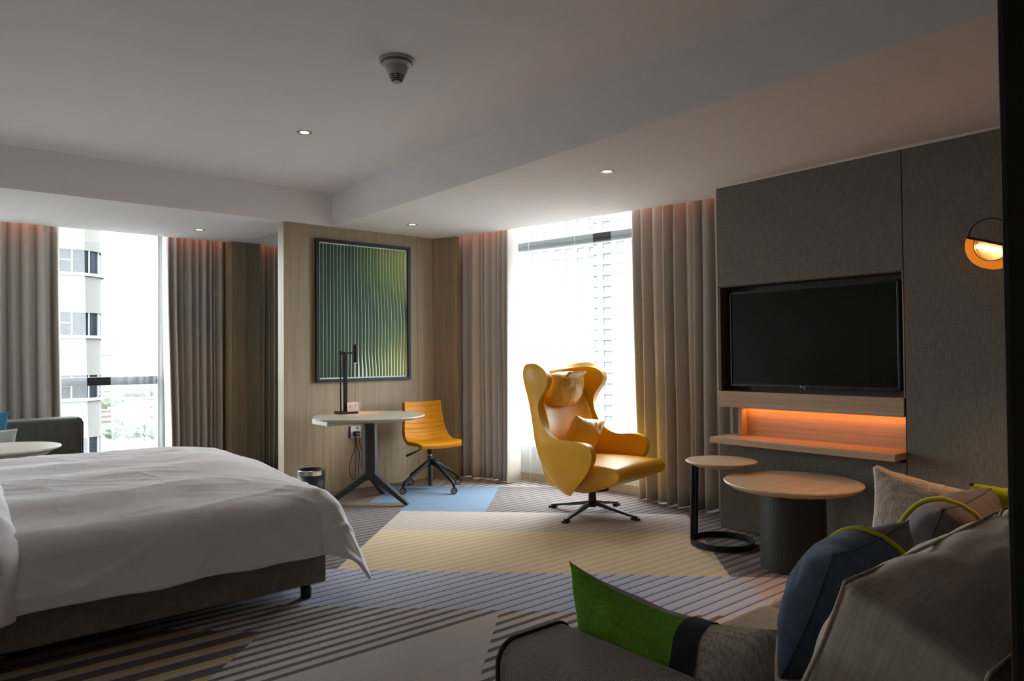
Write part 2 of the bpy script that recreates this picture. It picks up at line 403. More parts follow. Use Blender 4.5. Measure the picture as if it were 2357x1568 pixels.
# left window wall
struct('wall_window', bx(XL-.1, -.45, YW, YW+.2, 0, ZC), M['paint'], 'wall beside the left window')
w1 = struct('window_1', bx(1.925, 2.52, YW, YW+.2, 0, ZC), M['frame_pale'], 'left window with dark mullions and pale jamb')
struct('sill', bx(-.45, 1.925, YW-.02, YW+.2, 0, .20), M['frame_pale'], parent=w1)
struct('jamb', bx(1.885, 1.925, YW-.03, YW+.08, .20, 2.76), M['frame_pale'], parent=w1, bevel=.004)
struct('mullion', bx(-.45, 1.90, YW-.01, YW+.06, .985, 1.068), M['frame_dark'], parent=w1, bevel=.004)
struct('mullion_lip', bx(-.45, 1.90, YW-.022, YW-.01, 1.02, 1.032), M['frame_dark'], parent=w1)
struct('lintel', bx(-.45, 1.925, YW, YW+.2, 2.68, ZC), M['frame_pale'], parent=w1)
struct('pane', bx(-.45, 1.90, YW+.02, YW+.028, .20, .985), M['pane'], parent=w1)
struct('pane', bx(-.45, 1.90, YW+.02, YW+.028, 1.068, 2.68), M['pane'], parent=w1)

# right window wall
def wbox(s0, s1, o0, o1, z0, z1):
    Mx = Matrix.Translation(P0) @ Matrix(((WD.x, WN.x, 0), (WD.y, WN.y, 0), (0, 0, 1))).to_4x4()
    return bx(s0, s1, o0, o1, z0, z1, M=Mx)
w2 = struct('window_2', wbox(-.3, 3.4, .36, .56, 0, .345), M['frame_pale'], 'right window with a dark transom and low pale sill wall')
struct('sill_board', wbox(-.3, 3.4, .32, .40, .345, .372), M['frame_pale'], parent=w2, bevel=.004)
struct('skirting', wbox(-.3, 3.4, .345, .36, 0, .07), M['veneer'], parent=w2)
struct('jamb', wbox(-.3, -.05, .36, .56, .345, 2.72), M['frame_pale'], parent=w2)
struct('jamb', wbox(2.85, 3.4, .36, .56, .345, 2.72), M['frame_pale'], parent=w2)
struct('transom', wbox(-.05, 2.85, .36, .43, 2.312, 2.39), M['frame_dark'], parent=w2, bevel=.004)
struct('transom_lip', wbox(-.05, 2.85, .348, .36, 2.342, 2.354), M['frame_dark'], parent=w2)
struct('pane', wbox(-.05, 2.85, .40, .408, .372, 2.312), M['pane'], parent=w2)
struct('pane', wbox(-.05, 2.85, .40, .408, 2.39, 2.72), M['pane'], parent=w2)
b = B(); prism(b, [(4.05, YA+.1), (4.62, YA+.0), (4.66, 6.35), (4.05, 6.4)], 0, ZC)
struct('wall_corner', b, M['paint'], 'building corner behind the curtain')

struct('wall_end', bx(4.60, 5.5, 2.55, 2.70, 0, ZC), M['paint'], 'wall end hidden behind the right curtain')

# television wall: cloth panels around a recess
TV0, TV1 = 1.725, 2.985
wr = struct('wall_right', bx(XT+.16, XT+.30, .2, 2.975, 0, ZC), M['felt'], 'dark grey cloth panelled television wall')
def panel(y0, y1, z0, z1, x1=XT+.16): 
    return struct('panel', bx(XT, x1, y0, y1, z0, z1), M['felt'], parent=wr, bevel=.003)
panel(.2, TV0-.014, 0, ZS-.004); panel(TV0-.010, TV1, 1.737, ZS-.004); panel(TV0-.010, TV1, 0, .60)
struct('shadow_gap', bx(XT+.004, XT+.02, TV0-.016, TV0-.008, 0, ZS-.004), M['groove'], parent=wr)
struct('ceiling_bead', bx(XT-.008, XT, .2, TV1, ZS-.012, ZS), M['plaster'], parent=wr)
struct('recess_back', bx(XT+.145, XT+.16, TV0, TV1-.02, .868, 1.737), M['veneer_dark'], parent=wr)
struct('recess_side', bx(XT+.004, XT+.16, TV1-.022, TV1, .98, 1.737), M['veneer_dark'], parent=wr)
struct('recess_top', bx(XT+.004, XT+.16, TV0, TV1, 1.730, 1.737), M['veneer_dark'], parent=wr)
struct('recess_edge', bx(XT+.002, XT+.16, TV0-.010, TV0-.002, .98, 1.737), M['veneer'], parent=wr)
struct('fascia_board', bx(XT-.006, XT+.15, TV0-.004, TV1, .868, .982), M['oak_y'], parent=wr, bevel=.002)
struct('niche_back', bx(XT+.115, XT+.16, TV0, 2.845, .60, .868), M['oak_y'], parent=wr)
struct('niche_end', bx(XT+.045, XT+.115, 2.83, 2.858, .665, .868), M['oak_y'], parent=wr)
ls = struct('led_strip', bx(XT+.094, XT+.112, TV0+.02, 2.82, .860, .868), M['led'], parent=wr)
ll = bpy.data.lights.new('niche_led', 'AREA'); ll.shape = 'RECTANGLE'; ll.size = 1.08; ll.size_y = .014; ll.energy = .27; ll.color = (1, .27, .06)
lo = bpy.data.objects.new('niche_led', ll); COL.objects.link(lo); lo.location = (XT+.085, (TV0+2.84)/2, .857); lo.rotation_euler = (0, 0, PI/2)
sh = struct('wall_shelf', bx(4.292, XT+.16, 1.714, 2.958, .622, .664), M['oak_y'], bevel=.002)
tag(sh, 'long oak wall shelf glowing orange under the television', 'shelf', kind='thing')

# ------------------------------------------------------------------ television
tv = thing('television', 'flat black television set into the grey wall recess', 'television', (XT+.05, 2.339, 1.02))
obj('bezel', bx(.012, .09, -.578, .578, 0, .672), M['tv_bezel'], tv, bevel=.006)
obj('screen', bx(.006, .014, -.562, .562, .020, .656), M['tv_screen'], tv)
obj('frame_rail', bx(0, .02, -.578, .578, .660, .674), M['tv_bezel'], tv, bevel=.002)
obj('frame_rail', bx(0, .02, -.578, .578, -.002, .016), M['tv_bezel'], tv, bevel=.002)
obj('frame_rail', bx(0, .02, .566, .580, -.002, .674), M['tv_bezel'], tv, bevel=.002)
obj('frame_rail', bx(0, .02, -.580, -.566, -.002, .674), M['tv_bezel'], tv, bevel=.002)
lg = B(); tube(lg, [(-.0008, .047+.0055*math.cos(a*PI/8), .008+.0055*math.sin(a*PI/8)) for a in range(16)], .0012, 5, close=True)
box(lg, -.002, 0, .046, .048, .004, .011)
# bold two letters beside the ring
box(lg, -.002, 0, .034, .0355, .003, .013); box(lg, -.002, 0, .0295, .034, .003, .0045)
box(lg, -.002, 0, .0225, .024, .003, .013); box(lg, -.002, 0, .0175, .0225, .0115, .013); box(lg, -.002, 0, .0175, .0225, .003, .0045); box(lg, -.002, 0, .0175, .019, .003, .0085)
obj('logo', lg, M['white_print'], tv)
obj('standby_light', bx(-.004, 0, .018, .022, -.008, -.003), M['red_led'], tv)

# ------------------------------------------------------------------ wall lamp
sc_ = thing('wall_lamp', 'amber half-disc glass wall lamp with a glowing tube and black wire loop', 'wall lamp', (4.30, 1.205, 1.812))
tilt = Matrix.Rotation(math.radians(20), 4, 'X')
def halfdisc(R0, R1, x0, x1):
    bm = B(); n = 28
    rows = []
    for i in range(n+1):
        a = PI + PI*i/n
        rows.append([tilt @ Vector((x, rr_*math.cos(a), rr_*math.sin(a))) for x, rr_ in ((x0, R0), (x0, R1), (x1, R1), (x1, R0))])
    V = [[bm.verts.new(p) for p in q] for q in rows]
    for a, b in zip(V, V[1:]):
        for k in range(4): bm.faces.new((a[k], a[(k+1) % 4], b[(k+1) % 4], b[k]))
    bm.faces.new(V[0]); bm.faces.new(V[-1][::-1])
    return bm
obj('glass_rim', halfdisc(.088, .128, -.028, .028), M['amber'], sc_, smooth=False)
obj('glass_edge', halfdisc(.085, .089, -.030, .030), mat('lamp_edge', (.10, .045, .01), .4), sc_)
gb = halfdisc(.002, .084, .020, .024); obj('diffuser', gb, mat('frosted_lens', (.30, .22, .18), .35), sc_)
b = B(); box(b, -.032, .032, -.128, .128, 0, .014, M=tilt); obj('top_bar', b, M['black'], sc_, bevel=.003)
b = B(); tube(b, [tilt @ Vector((-.006, y, -.026)) for y in (.075, .07, -.03, -.075)], [.008, .013, .013, .011], 10); obj('bulb', b, M['bulb'], sc_, smooth=True)
b = B(); tube(b, [(0, .117, .035)] + [(0, .022+.095*math.cos(a), .055+.085*math.sin(a)) for a in [k*PI/14 for k in range(15)]] + [(.1, -.10, .05)], .0032, 6); obj('wire_loop', b, M['black'], sc_, smooth=True)
b = B(); tube(b, [(.0, -.09, .02), (.145, -.09, .02)], .01, 10); box(b, .140, .153, -.15, -.03, -.04, .08); obj('wall_mount', b, M['black'], sc_, bevel=.004)
pl = bpy.data.lights.new('wall_lamp_glow', 'POINT'); pl.energy = .07; pl.color = (1, .5, .18); pl.shadow_soft_size = .02
po = bpy.data.objects.new('wall_lamp_glow', pl); COL.objects.link(po); po.location = (4.275, 1.21, 1.765)

# ------------------------------------------------------------------ curtains
def curtain(name, label, group, fn, width, z0, z1, pleats, amp, m, seed, rows=22, solid=.0025, flare=.0, leanl=0., leanr=0., cat='curtain', swp=.07):
    """pleated cloth hung along fn(s, o) -> Vector; irregular pleats, fuller towards the hem"""
    rnd = random.Random(seed)
    cuts = [0]; 
    for i in range(pleats): cuts.append(cuts[-1] + rnd.uniform(.55, 1.45))
    cuts = [c/cuts[-1] for c in cuts]
    amps = [rnd.uniform(.6, 1.25) for _ in range(pleats)]
    per = 10; cols = []
    for i in range(pleats):
        for k in range(per):
            t = k/per; cols.append((cuts[i] + (cuts[i+1]-cuts[i])*(t + (.05 if swp > .1 else swp)*math.sin(2*PI*t)), amps[i]*(abs(math.sin(PI*t))**.6 if swp > .1 else .5-.5*math.cos(2*PI*t))))
    cols.append((1, 0))
    bm = B()
    def P(i, j):
        c, a = cols[i]; v = j/rows                # v=0 hem .. 1 top
        k = .80 + .30*(1-v)
        wob = .010*nz(c*7+seed, v*2.1) * (1-v*.6)
        s = c*width + leanl*(1-c)*(1-v)**1.5 + leanr*c*(1-v)**1.5 + wob
        o = amp*(a-.5)*k + flare*(1-v)*nz(c*3+seed*2, 4.2) + .012*nz(c*11+seed, v*1.4, 3)*(1.2-v)
        z = z0 + (z1-z0)*v + (.006*math.sin(c*37+seed) if j == 0 else 0)
        return fn(s, o) + Vector((0, 0, z))
    V = [[bm.verts.new(P(i, j)) for j in range(rows+1)] for i in range(len(cols))]
    for i in range(len(cols)-1):
        for j in range(rows): bm.faces.new((V[i][j], V[i+1][j], V[i+1][j+1], V[i][j+1]))
    o = obj(name, bm, m, smooth=True, solid=solid)
    tag(o, label, cat, group)
    return o
FL = lambda x0, y: (lambda s, o: Vector((x0+s, y-o, 0)))
FR = lambda s0, o0: (lambda s, o: WP(s0+s, o0-o, 0))
curtain('drape', 'grey-brown pleated drape behind the blue cushion, left of the window', 'heavy drapes', FL(.40, 7.74), .59, .015, 2.64, 6, .13, M['curtain'], 3, swp=.17, leanr=.05)  # kept short: unseen bay to its left stays open to light the bed
curtain('drape', 'grey-brown pleated drape between the left window and the wood pier', 'heavy drapes', FL(1.885, 7.74), .60, .015, 2.64, 9, .13, M['curtain'], 5, swp=.17, leanl=.04)
curtain('drape', 'grey-brown pleated drape behind the yellow desk chair', 'heavy drapes', FR(-.10, .13), .765, .012, 2.66, 10, .13, M['curtain'], 8, swp=.17)
curtain('drape', 'grey-brown pleated drape between the right window and the television wall', 'heavy drapes', FR(1.955, .13), .98, .012, 2.66, 10, .15, M['curtain'], 11, swp=.17, leanl=.03)
curtain('sheer', 'narrow white sheer beside the blue cushion drape', 'sheer curtains', FL(-.45, 7.88), 1.66, .02, 2.64, 13, .03, M['sheer'], 21, solid=0, leanr=.06, cat='sheer curtain')
curtain('sheer', 'wide white sheer over the right half of the left window', 'sheer curtains', FL(1.43, 7.88), .56, .02, 2.64, 7, .045, M['sheer'], 23, solid=0, flare=.03, leanl=.03, cat='sheer curtain')
curtain('sheer', 'white pleated sheer behind the yellow armchair', 'sheer curtains', FR(.45, .25), 1.04, .02, 2.66, 13, .045, M['sheer'], 25, solid=0, cat='sheer curtain')
curtain('sheer', 'narrow white sheer beside the drape near the television', 'sheer curtains', FR(1.68, .25), .5, .02, 2.66, 6, .045, M['sheer'], 27, solid=0, cat='sheer curtain')
# warm LED strips in the curtain pockets
for nm, loc, rz, ln in (('pocket_led_drape', (.70, 7.66, 2.60), 0, .55), ('pocket_led_drape', (2.2, 7.66, 2.60), 0, .6)):
    l = bpy.data.lights.new(nm, 'AREA'); l.shape = 'RECTANGLE'; l.size = ln; l.size_y = .02; l.energy = .10; l.color = (1, .34, .20)
    o = bpy.data.objects.new(nm, l); COL.objects.link(o); o.location = loc; o.rotation_euler = (math.radians(35), 0, rz)
for s_, ln in ((.3, .7), (2.4, .9)):
    l = bpy.data.lights.new('pocket_led_window', 'AREA'); l.shape = 'RECTANGLE'; l.size = ln; l.size_y = .02; l.energy = .10; l.color = (1, .34, .20)
    o = bpy.data.objects.new('pocket_led_window', l); COL.objects.link(o); o.location = WP(s_, .035, 2.60)
    o.rotation_euler = (WN*.6+Vector((0, 0, -1))).to_track_quat('-Z', 'Y').to_euler()
    o.rotation_euler = Matrix((WD, (WN+Vector((0, 0, .6))).normalized(), WD.cross((WN+Vector((0, 0, .6))).normalized()))).transposed().to_euler()
    if (o.rotation_euler.to_matrix() @ Vector((0, 0, -1))).z > 0: o.rotation_euler = Matrix((-WD, (WN+Vector((0, 0, .6))).normalized(), (-WD).cross((WN+Vector((0, 0, .6))).normalized()))).transposed().to_euler()

# ------------------------------------------------------------------ bed
bed = thing('bed', 'double bed with dark upholstered base and white duvet', 'bed', (0, 0, 0))
BX0, BX1, BY0, BY1 = -.45, 1.632, 3.475, 5.275
obj('base', bx(BX0, BX1, BY0, BY1, .082, .30), M['bedcloth'], bed, bevel=.012, seg=3)
obj('mattress', bx(BX0, BX1-.02, BY0+.02, BY1-.02, .30, .50), M['linen'], bed, bevel=.05, seg=3)
for lx, ly in ((1.55, 3.545), (1.55, 5.2), (-.35, 3.545), (-.35, 5.2)):
    b = B(); lathe(b, [(0, 0), (.026, 0), (.028, .004), (.028, .058), (.024, .062), (.012, .064), (.012, .083), (0, .083)], 18, (lx, ly, 0)); obj('leg', b, M['black'], bed, smooth=False)
obj('headboard', bx(XL+.01, BX0, BY0-.1, BY1+.1, .05, 1.15), M['bedcloth'], bed, bevel=.02)
HR = .10
def drop(d):
    """cloth falling over a rounded edge: overhang length d -> (outward, down)"""
    q = HR*PI/2
    if d < 0: return d, 0
    if d < q: a = d/HR; return HR*math.sin(a), HR*(1-math.cos(a))
    e = d-q; return HR + e*.10, HR + e*.995
def duvet_pt(a, c, lift=0.0, lay=0):
    """a along X (flat cloth), c along -Y from the near edge (flat cloth)"""
    ex, ey = BX1-.055, BY0+.055
    da = a-ex; dc = -(c-ey)
    top = .585 + .055*sm(BY0, BY0+.9, c) + .012*nz(a*1.2, c*2.6, 1) + .010*math.sin(c*15+1.2*nz(a*.8, c, 5))*sm(0, .3, c-BY0)*sm(.02, .45, ex-a)
    if da <= 0 and dc <= 0:
        edge = 0
        k = min(1, min(-da, -dc)/.35)
        return Vector((a, c, top - .035*(1-k)**2 + lift))
    if dc <= 0:   # foot side
        o, d = drop(da); fold = .022*math.sin(c*16+2*nz(c*3, 0, 2))*sm(.16, .42, da)
        return Vector((ex+o+fold+lift, c, top-.035-d))
    if da <= 0:   # near side
        o, d = drop(dc); fold = .010*math.sin(a*9+3*nz(a*2, 0, 7))*sm(.03, .3, dc)
        return Vector((a, ey-o-fold-lift, top-.035-d))
    ph = math.atan2(dc, da); d_ = (da**2.3+dc**2.3)**(1/2.3)
    o, d = drop(d_)
    o += .33*d_*max(0, math.sin(2*ph))**.85
    return Vector((ex+(o+lift)*math.cos(ph), ey-(o+lift)*math.sin(ph), top-.035-d*(1-.02*math.sin(2*ph))))
def duvet_wr(p, a, c):
    # creases: a long soft fold line low on the side and fans near the corner
    n = .007*nz(a*4, c*4, p.z*5)
    for f, am, an, sd in ((3.2, .016, .35, 1), (5.5, .009, -.5, 5), (9.0, .005, .9, 8)):
        q = nz((a*math.cos(an)+c*math.sin(an))*f*.45, (c*math.cos(an)-a*math.sin(an))*f*1.6, sd)
        n += am*(max(0, 1-abs(q)*5)**2)*max(0, nz(a*1.3, c*1.3, sd+20)+.25)
    return p + Vector((0, -n, n*.8))
A0, A1, C0, C1 = .10, 1.632-.055+.41, BY0+.055-.365, BY1+.12
def dv(s, t):
    a = -.05 + (A1+.05)*s; c = C0 + (C1-C0)*t
    hem = .018*nz(a*4.5, 0, 3) if t < .001 else 0
    if s > .999: hem = 0
    p = duvet_pt(a, c-hem); 
    over = c-(BY1-.05)
    if over > 0: o, d = drop(over); p = Vector((p.x, BY1-.05+o, p.z-d))
    return duvet_wr(p, a, c)
b = B(); gridmesh(b, dv, 170, 180)
obj('duvet', b, M['linen'], bed, smooth=True, solid=.018, sub=1)
# turned-back band of duvet at the left
def fb(s, t):
    a = -.20 + .50*s; c = C0 - .015 + (C1-C0)*t
    rd = sm(.80, 1.0, s); lf = .060*math.sqrt(max(0, 1-rd*rd)) if s > .8 else .060
    p = duvet_pt(a + .015*nz(c*3, 1, 1)*s, c, lift=lf+.008*nz(a*8, c*7, 4))
    return duvet_wr(p, a*2, c*2)
b = B(); gridmesh(b, fb, 28, 100)
obj('turned_back_fold', b, M['linen'], bed, smooth=True, solid=.014, sub=1)

# ------------------------------------------------------------------ picture
art = thing('picture', 'black framed relief of wavy green vertical strips on white', 'picture', (2.773, YA, 1.015))
PW, PH = 1.004, 1.328
obj('frame_rail', bx(0, PW, -.036, 0, 0, .030), M['black'], art); obj('frame_rail', bx(0, PW, -.036, 0, PH-.030, PH), M['black'], art)
obj('frame_rail', bx(0, .030, -.036, 0, .030, PH-.030), M['black'], art); obj('frame_rail', bx(PW-.030, PW, -.036, 0, .030, PH-.030), M['black'], art)
obj('backing', bx(.03, PW-.03, -.012, 0, .03, PH-.03), mat('picture_white', (.86, .90, .86), .6), art)
def strip_mat():
    m, N, L, P = newmat('picture_strips')
    tc = N.new('ShaderNodeTexCoord'); tc.object = art
    sp = N.new('ShaderNodeSeparateXYZ'); L.new(tc.outputs['Object'], sp.inputs[0])
    def mt(op, a, b, cl=False):
        n = N.new('ShaderNodeMath'); n.operation = op; n.use_clamp = cl
        for i, q in enumerate((a, b)):
            if isinstance(q, (int, float)): n.inputs[i].default_value = q
            else: L.new(q, n.inputs[i])
        return n.outputs[0]
    # painted yellow-green glow in the upper right and lower right corners
    def blob(x, z, r):
        d = mt('SQRT', mt('ADD', mt('POWER', mt('SUBTRACT', sp.outputs[0], x), 2), mt('POWER', mt('MULTIPLY', mt('SUBTRACT', sp.outputs[2], z), .8), 2)), 0)
        return mt('SUBTRACT', 1, mt('DIVIDE', d, r), True)
    k = mt('MAXIMUM', blob(.98, 1.28, .62), mt('MULTIPLY', blob(.95, .08, .50), .9))
    rp = N.new('ShaderNodeValToRGB'); e = rp.color_ramp.elements
    e[0].position = 0; e[0].color = (.020, .080, .028, 1); e[1].position = .85; e[1].color = (.38, .42, .05, 1)
    x = e.new(.3); x.color = (.060, .150, .022, 1)
    L.new(k, rp.inputs[0])
    uvn = N.new('ShaderNodeUVMap'); uvn.uv_map = 'uv'; su = N.new('ShaderNodeSeparateXYZ'); L.new(uvn.outputs[0], su.inputs[0])
    mx = N.new('ShaderNodeMix'); mx.data_type = 'RGBA'; mx.blend_type = 'MULTIPLY'; L.new(mt('SUBTRACT', 1, su.outputs[0], True), mx.inputs[0])
    L.new(rp.outputs[0], mx.inputs[6]); mx.inputs[7].default_value = (.34, .50, .50, 1); L.new(mx.outputs[2], P.inputs['Base Color'])
    P.inputs['Roughness'].default_value = .5
    return m
smt = strip_mat(); NS = 26
inner0, inner1 = .042, PW-.040
pitch_ = (inner1-inner0)/NS
for i in range(NS):
    xc = inner0 + pitch_*(i+.5); fx = (i+.5)/NS
    def st(s, t, xc=xc, fx=fx):
        z = .042 + (PH-.084)*t
        wv = fx**1.3*(.030*math.sin((t-.12)*PI*1.9+.2) ) + .016*fx*(t-.5)
        bend = -.030*sm(.22, 0, t)*sm(.35, .55, fx)*(1.2-fx)*-1.2
        wdt = pitch_*.76*(1 - .35*sm(.28, 0, t)*sm(.3, .5, fx))
        x = xc + wv*.55 + bend + (s-.5)*wdt
        x = min(max(x, .036), PW-.036)
        return Vector((x, -.0135-.003*s, z))
    b = B(); gridmesh(b, st, 1, 36, uv=True)
    obj('strip', b, smt, art, solid=.003)

# ------------------------------------------------------------------ desk
DX, DY = 2.955, 5.44
dk = thing('desk', 'round grey-topped desk on a black three-legged pedestal', 'desk', (DX, DY, 0))
b = B(); lathe(b, [(0, .716), (.40, .716), (.455, .730), (.470, .740), (.470, .746), (.465, .750), (0, .750)], 72); obj('table_top', b, M['desk_top'], dk, smooth=False, bevel=0)
obj('apron', bx(-.36, .34, .06, .36, .672, .716), M['desk_top'], dk, bevel=.004)
b = B(); tri = [(.062*math.cos(a), .062*math.sin(a)) for a in [math.radians(q) for q in (-75, -35, 45, 85, 165, 205)]]
prism(b, tri, .20, .716); obj('column', b, M['charcoal'], dk, bevel=.004)
for a in (-62, 44, 168):
    a = math.radians(a); u_ = Vector((math.cos(a), math.sin(a), 0))
    b = B(); bar(b, u_*.02+Vector((0, 0, .245)), u_*.37+Vector((0, 0, .016)), .05, .062, .045, .03); 
    obj('leg', b, M['charcoal'], dk, bevel=.004)
lp = thing('desk_lamp', 'slim black desk lamp with a square base and cylinder head', 'desk lamp', (2.885, 5.735, .750), math.radians(-8))
obj('base', bx(-.085, .085, -.075, .075, 0, .018), M['black'], lp, bevel=.002)
obj('pole', bx(-.022, .008, -.012, .018, .018, .545), M['black'], lp, bevel=.002)
b = B(); tube(b, [(-.050, 0, .018), (-.050, 0, .545)], .006, 8); obj('rod', b, M['black'], lp, smooth=True)
b = B(); tube(b, [(-.062, 0, .535), (.085, 0, .532)], .007, 8); box(b, -.064, -.044, -.014, .014, .520, .552); obj('arm', b, M['black'], lp)
b = B(); lathe(b, [(0, .445), (.018, .445), (.021, .449), (.021, .606), (.017, .610), (0, .610)], 20, (.088, 0, 0)); obj('lamp_head', b, M['black'], lp)
b = B(); lathe(b, [(0, .4445), (.014, .4445), (.014, .4449), (0, .4449)], 16, (.088, 0, 0)); obj('lens', b, emis('desk_lamp_lens', (1, .62, .35), 3), lp)
l = bpy.data.lights.new('desk_lamp_light', 'SPOT'); l.energy = 2.2; l.color = (1, .45, .2); l.spot_size = math.radians(75); l.spot_blend = .8; l.shadow_soft_size = .015
o = bpy.data.objects.new('desk_lamp_light', l); COL.objects.link(o); o.parent = lp; o.location = (.088, 0, .44); o.rotation_euler = (0, 0, 0)
# tent card leaning on the lamp foot
cd = thing('card', 'small pink tent card standing on the lamp foot', 'card', (2.925, 5.695, .7685), math.radians(-18))
b = B(); bar(b, (0, -.015, 0), (0, .006, .078), .094, .0012, up=(0, 1, 0)); obj('front_leaf', b, M['card'], cd)
b = B(); bar(b, (.028, .034, 0), (.028, .010, .080), .094, .0012, up=(0, 1, 0)); obj('rear_leaf', b, M['white_plastic'], cd)
b = B(); 
for zz, w0, w1 in ((.020, -.034, .036), (.032, -.034, .030), (.044, -.034, .000), (.056, -.034, .004)):
    yy = -.015+.021*zz/.078-.0012; box(b, w0, w1, yy-.0004, yy, zz, zz+.0035)
box(b, .022, .034, -.015+.021*.05/.078-.0018, -.015+.021*.05/.078-.001, .046, .060)
obj('print', b, M['card_print'], cd)

# wall socket, plug and cables under the desk
so = thing('wall_socket', 'white wall socket plate under the desk', 'socket', (3.178, YA, .535))
obj('plate', bx(-.055, .055, -.008, 0, -.055, .055), M['white_plastic'], so, bevel=.003)
obj('backing_frame', bx(-.066, -.055, -.010, 0, -.055, .055), M['black'], so)
obj('switch', bx(.010, .022, -.011, -.008, .026, .044), M['charcoal'], so)
pg = thing('plug', 'black plug with hanging cables in the white socket', 'plug', (3.178, YA-.009, .525))
obj('body', bx(-.030, .024, -.045, 0, -.030, .018), M['black'], pg, bevel=.008, seg=3)
obj('pin_window', bx(.004, .012, -.047, -.045, -.012, -.002), M['white_plastic'], pg)
for pts in ([(-.024, -.03, -.03), (-.028, -.03, -.14), (-.075, -.03, -.26), (-.088, -.04, -.36), (-.06, -.06, -.42), (.0, -.12, -.45)],
            [(.016, -.03, -.03), (.022, -.03, -.10), (.052, -.03, -.18), (.045, -.03, -.24), (.034, -.05, -.33), (.05, -.10, -.40)],
            [(-.010, -.02, -.03), (.004, -.016, -.12), (.030, -.014, -.19), (.024, -.014, -.28), (.015, -.02, -.36), (.02, -.02, -.48)]):
    P = [Vector(p) for p in pts]; sm_ = []
    for i in range(len(P)-1):
        p0, p1, p2, p3 = P[max(i-1, 0)], P[i], P[i+1], P[min(i+2, len(P)-1)]
        for k in range(6):
            t = k/6; sm_.append(.5*((2*p1)+(p2-p0)*t+(2*p0-5*p1+4*p2-p3)*t*t+(3*p1-p0-3*p2+p3)*t**3))
    sm_.append(P[-1]); b = B(); tube(b, sm_, .0032, 6); obj('cable', b, M['black'], pg, smooth=True)

# ------------------------------------------------------------------ waste bin
wb = thing('waste_bin', 'round black waste bin with a chrome rim behind the bed', 'waste bin', (2.545, 5.70, 0))
b = B(); lathe(b, [(0, 0), (.105, 0), (.113, .26), (.106, .26), (.10, .008), (0, .008)], 36); obj('body', b, M['drum'], wb, smooth=True)
b = B(); lathe(b, [(.113, .258), (.118, .26), (.118, .297), (.114, .302), (.107, .302), (.107, .258), (.113, .258)], 36); obj('rim', b, M['chrome'], wb, smooth=False)
b = B(); lathe(b, [(.1075, .30), (.1065, .30), (.100, .02), (.101, .02)], 36); obj('liner', b, M['black'], wb, smooth=True)

# ------------------------------------------------------------------ desk chair
ch = thing('desk_chair', 'yellow swivel desk chair with stitched channels on a black caster base', 'chair', (3.685, 5.598, 0), math.radians(-97))
prof = [(-.250, .800), (-.232, .70), (-.212, .60), (-.190, .52), (-.150, .462), (-.085, .436), (.0, .432), (.10, .437), (.17, .436), (.215, .418)]
def cr(P, t):
    n = len(P)-1; f = t*n; i = min(int(f), n-1); t = f-i
    p0, p1, p2, p3 = [Vector((*q, 0)) for q in (P[max(i-1, 0)], P[i], P[i+1], P[min(i+2, n)])]
    return .5*((2*p1)+(p2-p0)*t+(2*p0-5*p1+4*p2-p3)*t*t+(3*p1-p0-3*p2+p3)*t**3)
def shell(s, t):
    p = cr(prof, t); e = .002; q = cr(prof, min(1, t+e))-cr(prof, max(0, t-e)); nrm = Vector((-q.y, q.x, 0)).normalized()
    if nrm.x < 0 and t < .4: nrm = -nrm
    if nrm.y < 0 and t >= .4: nrm = -nrm
    y = (s-.5)*2
    hw = .198 + .030*sm(0, .45, t) + .010*sm(.4, .7, t) - .035*sm(.82, 1, t)
    L_ = t*1.0
    ridge = .006*abs(math.sin(PI*t/.058)) if t < .50 else .0
    wrap = .045*y*y*(1-sm(.45, .7, t)) + .012*y*y
    return Vector((p.x, y*hw, p.y)) + Vector((nrm.x, 0, nrm.y))*(ridge+wrap)
b = B(); gridmesh(b, shell, 22, 96)
obj('seat_shell', b, M['chair_yellow'], ch, smooth=True, solid=.032, bevel=.012, seg=3)
b = B(); tube(b, [(-.02, 0, .40), (-.02, 0, .422)], .05, 20); tube(b, [(-.02, 0, .33), (-.02, 0, .405)], .027, 16); obj('mechanism', b, M['black'], ch)
b = B(); tube(b, [(-.02, 0, .312), (-.02, 0, .332)], .018, 16); obj('piston', b, M['chrome'], ch, smooth=False)
b = B(); tube(b, [(-.02, 0, .035), (-.02, 0, .27), (-.02, 0, .314)], [.022, .022, .028], 16); obj('column', b, M['charcoal'], ch, smooth=False)
b = B(); tube(b, [(-.02, -.03, .405), (-.01, -.12, .375), (.0, -.16, .362)], .006, 8); tube(b, [(.0, -.155, .365), (.012, -.26, .335)], .010, 10); obj('lever', b, M['black'], ch, smooth=True)
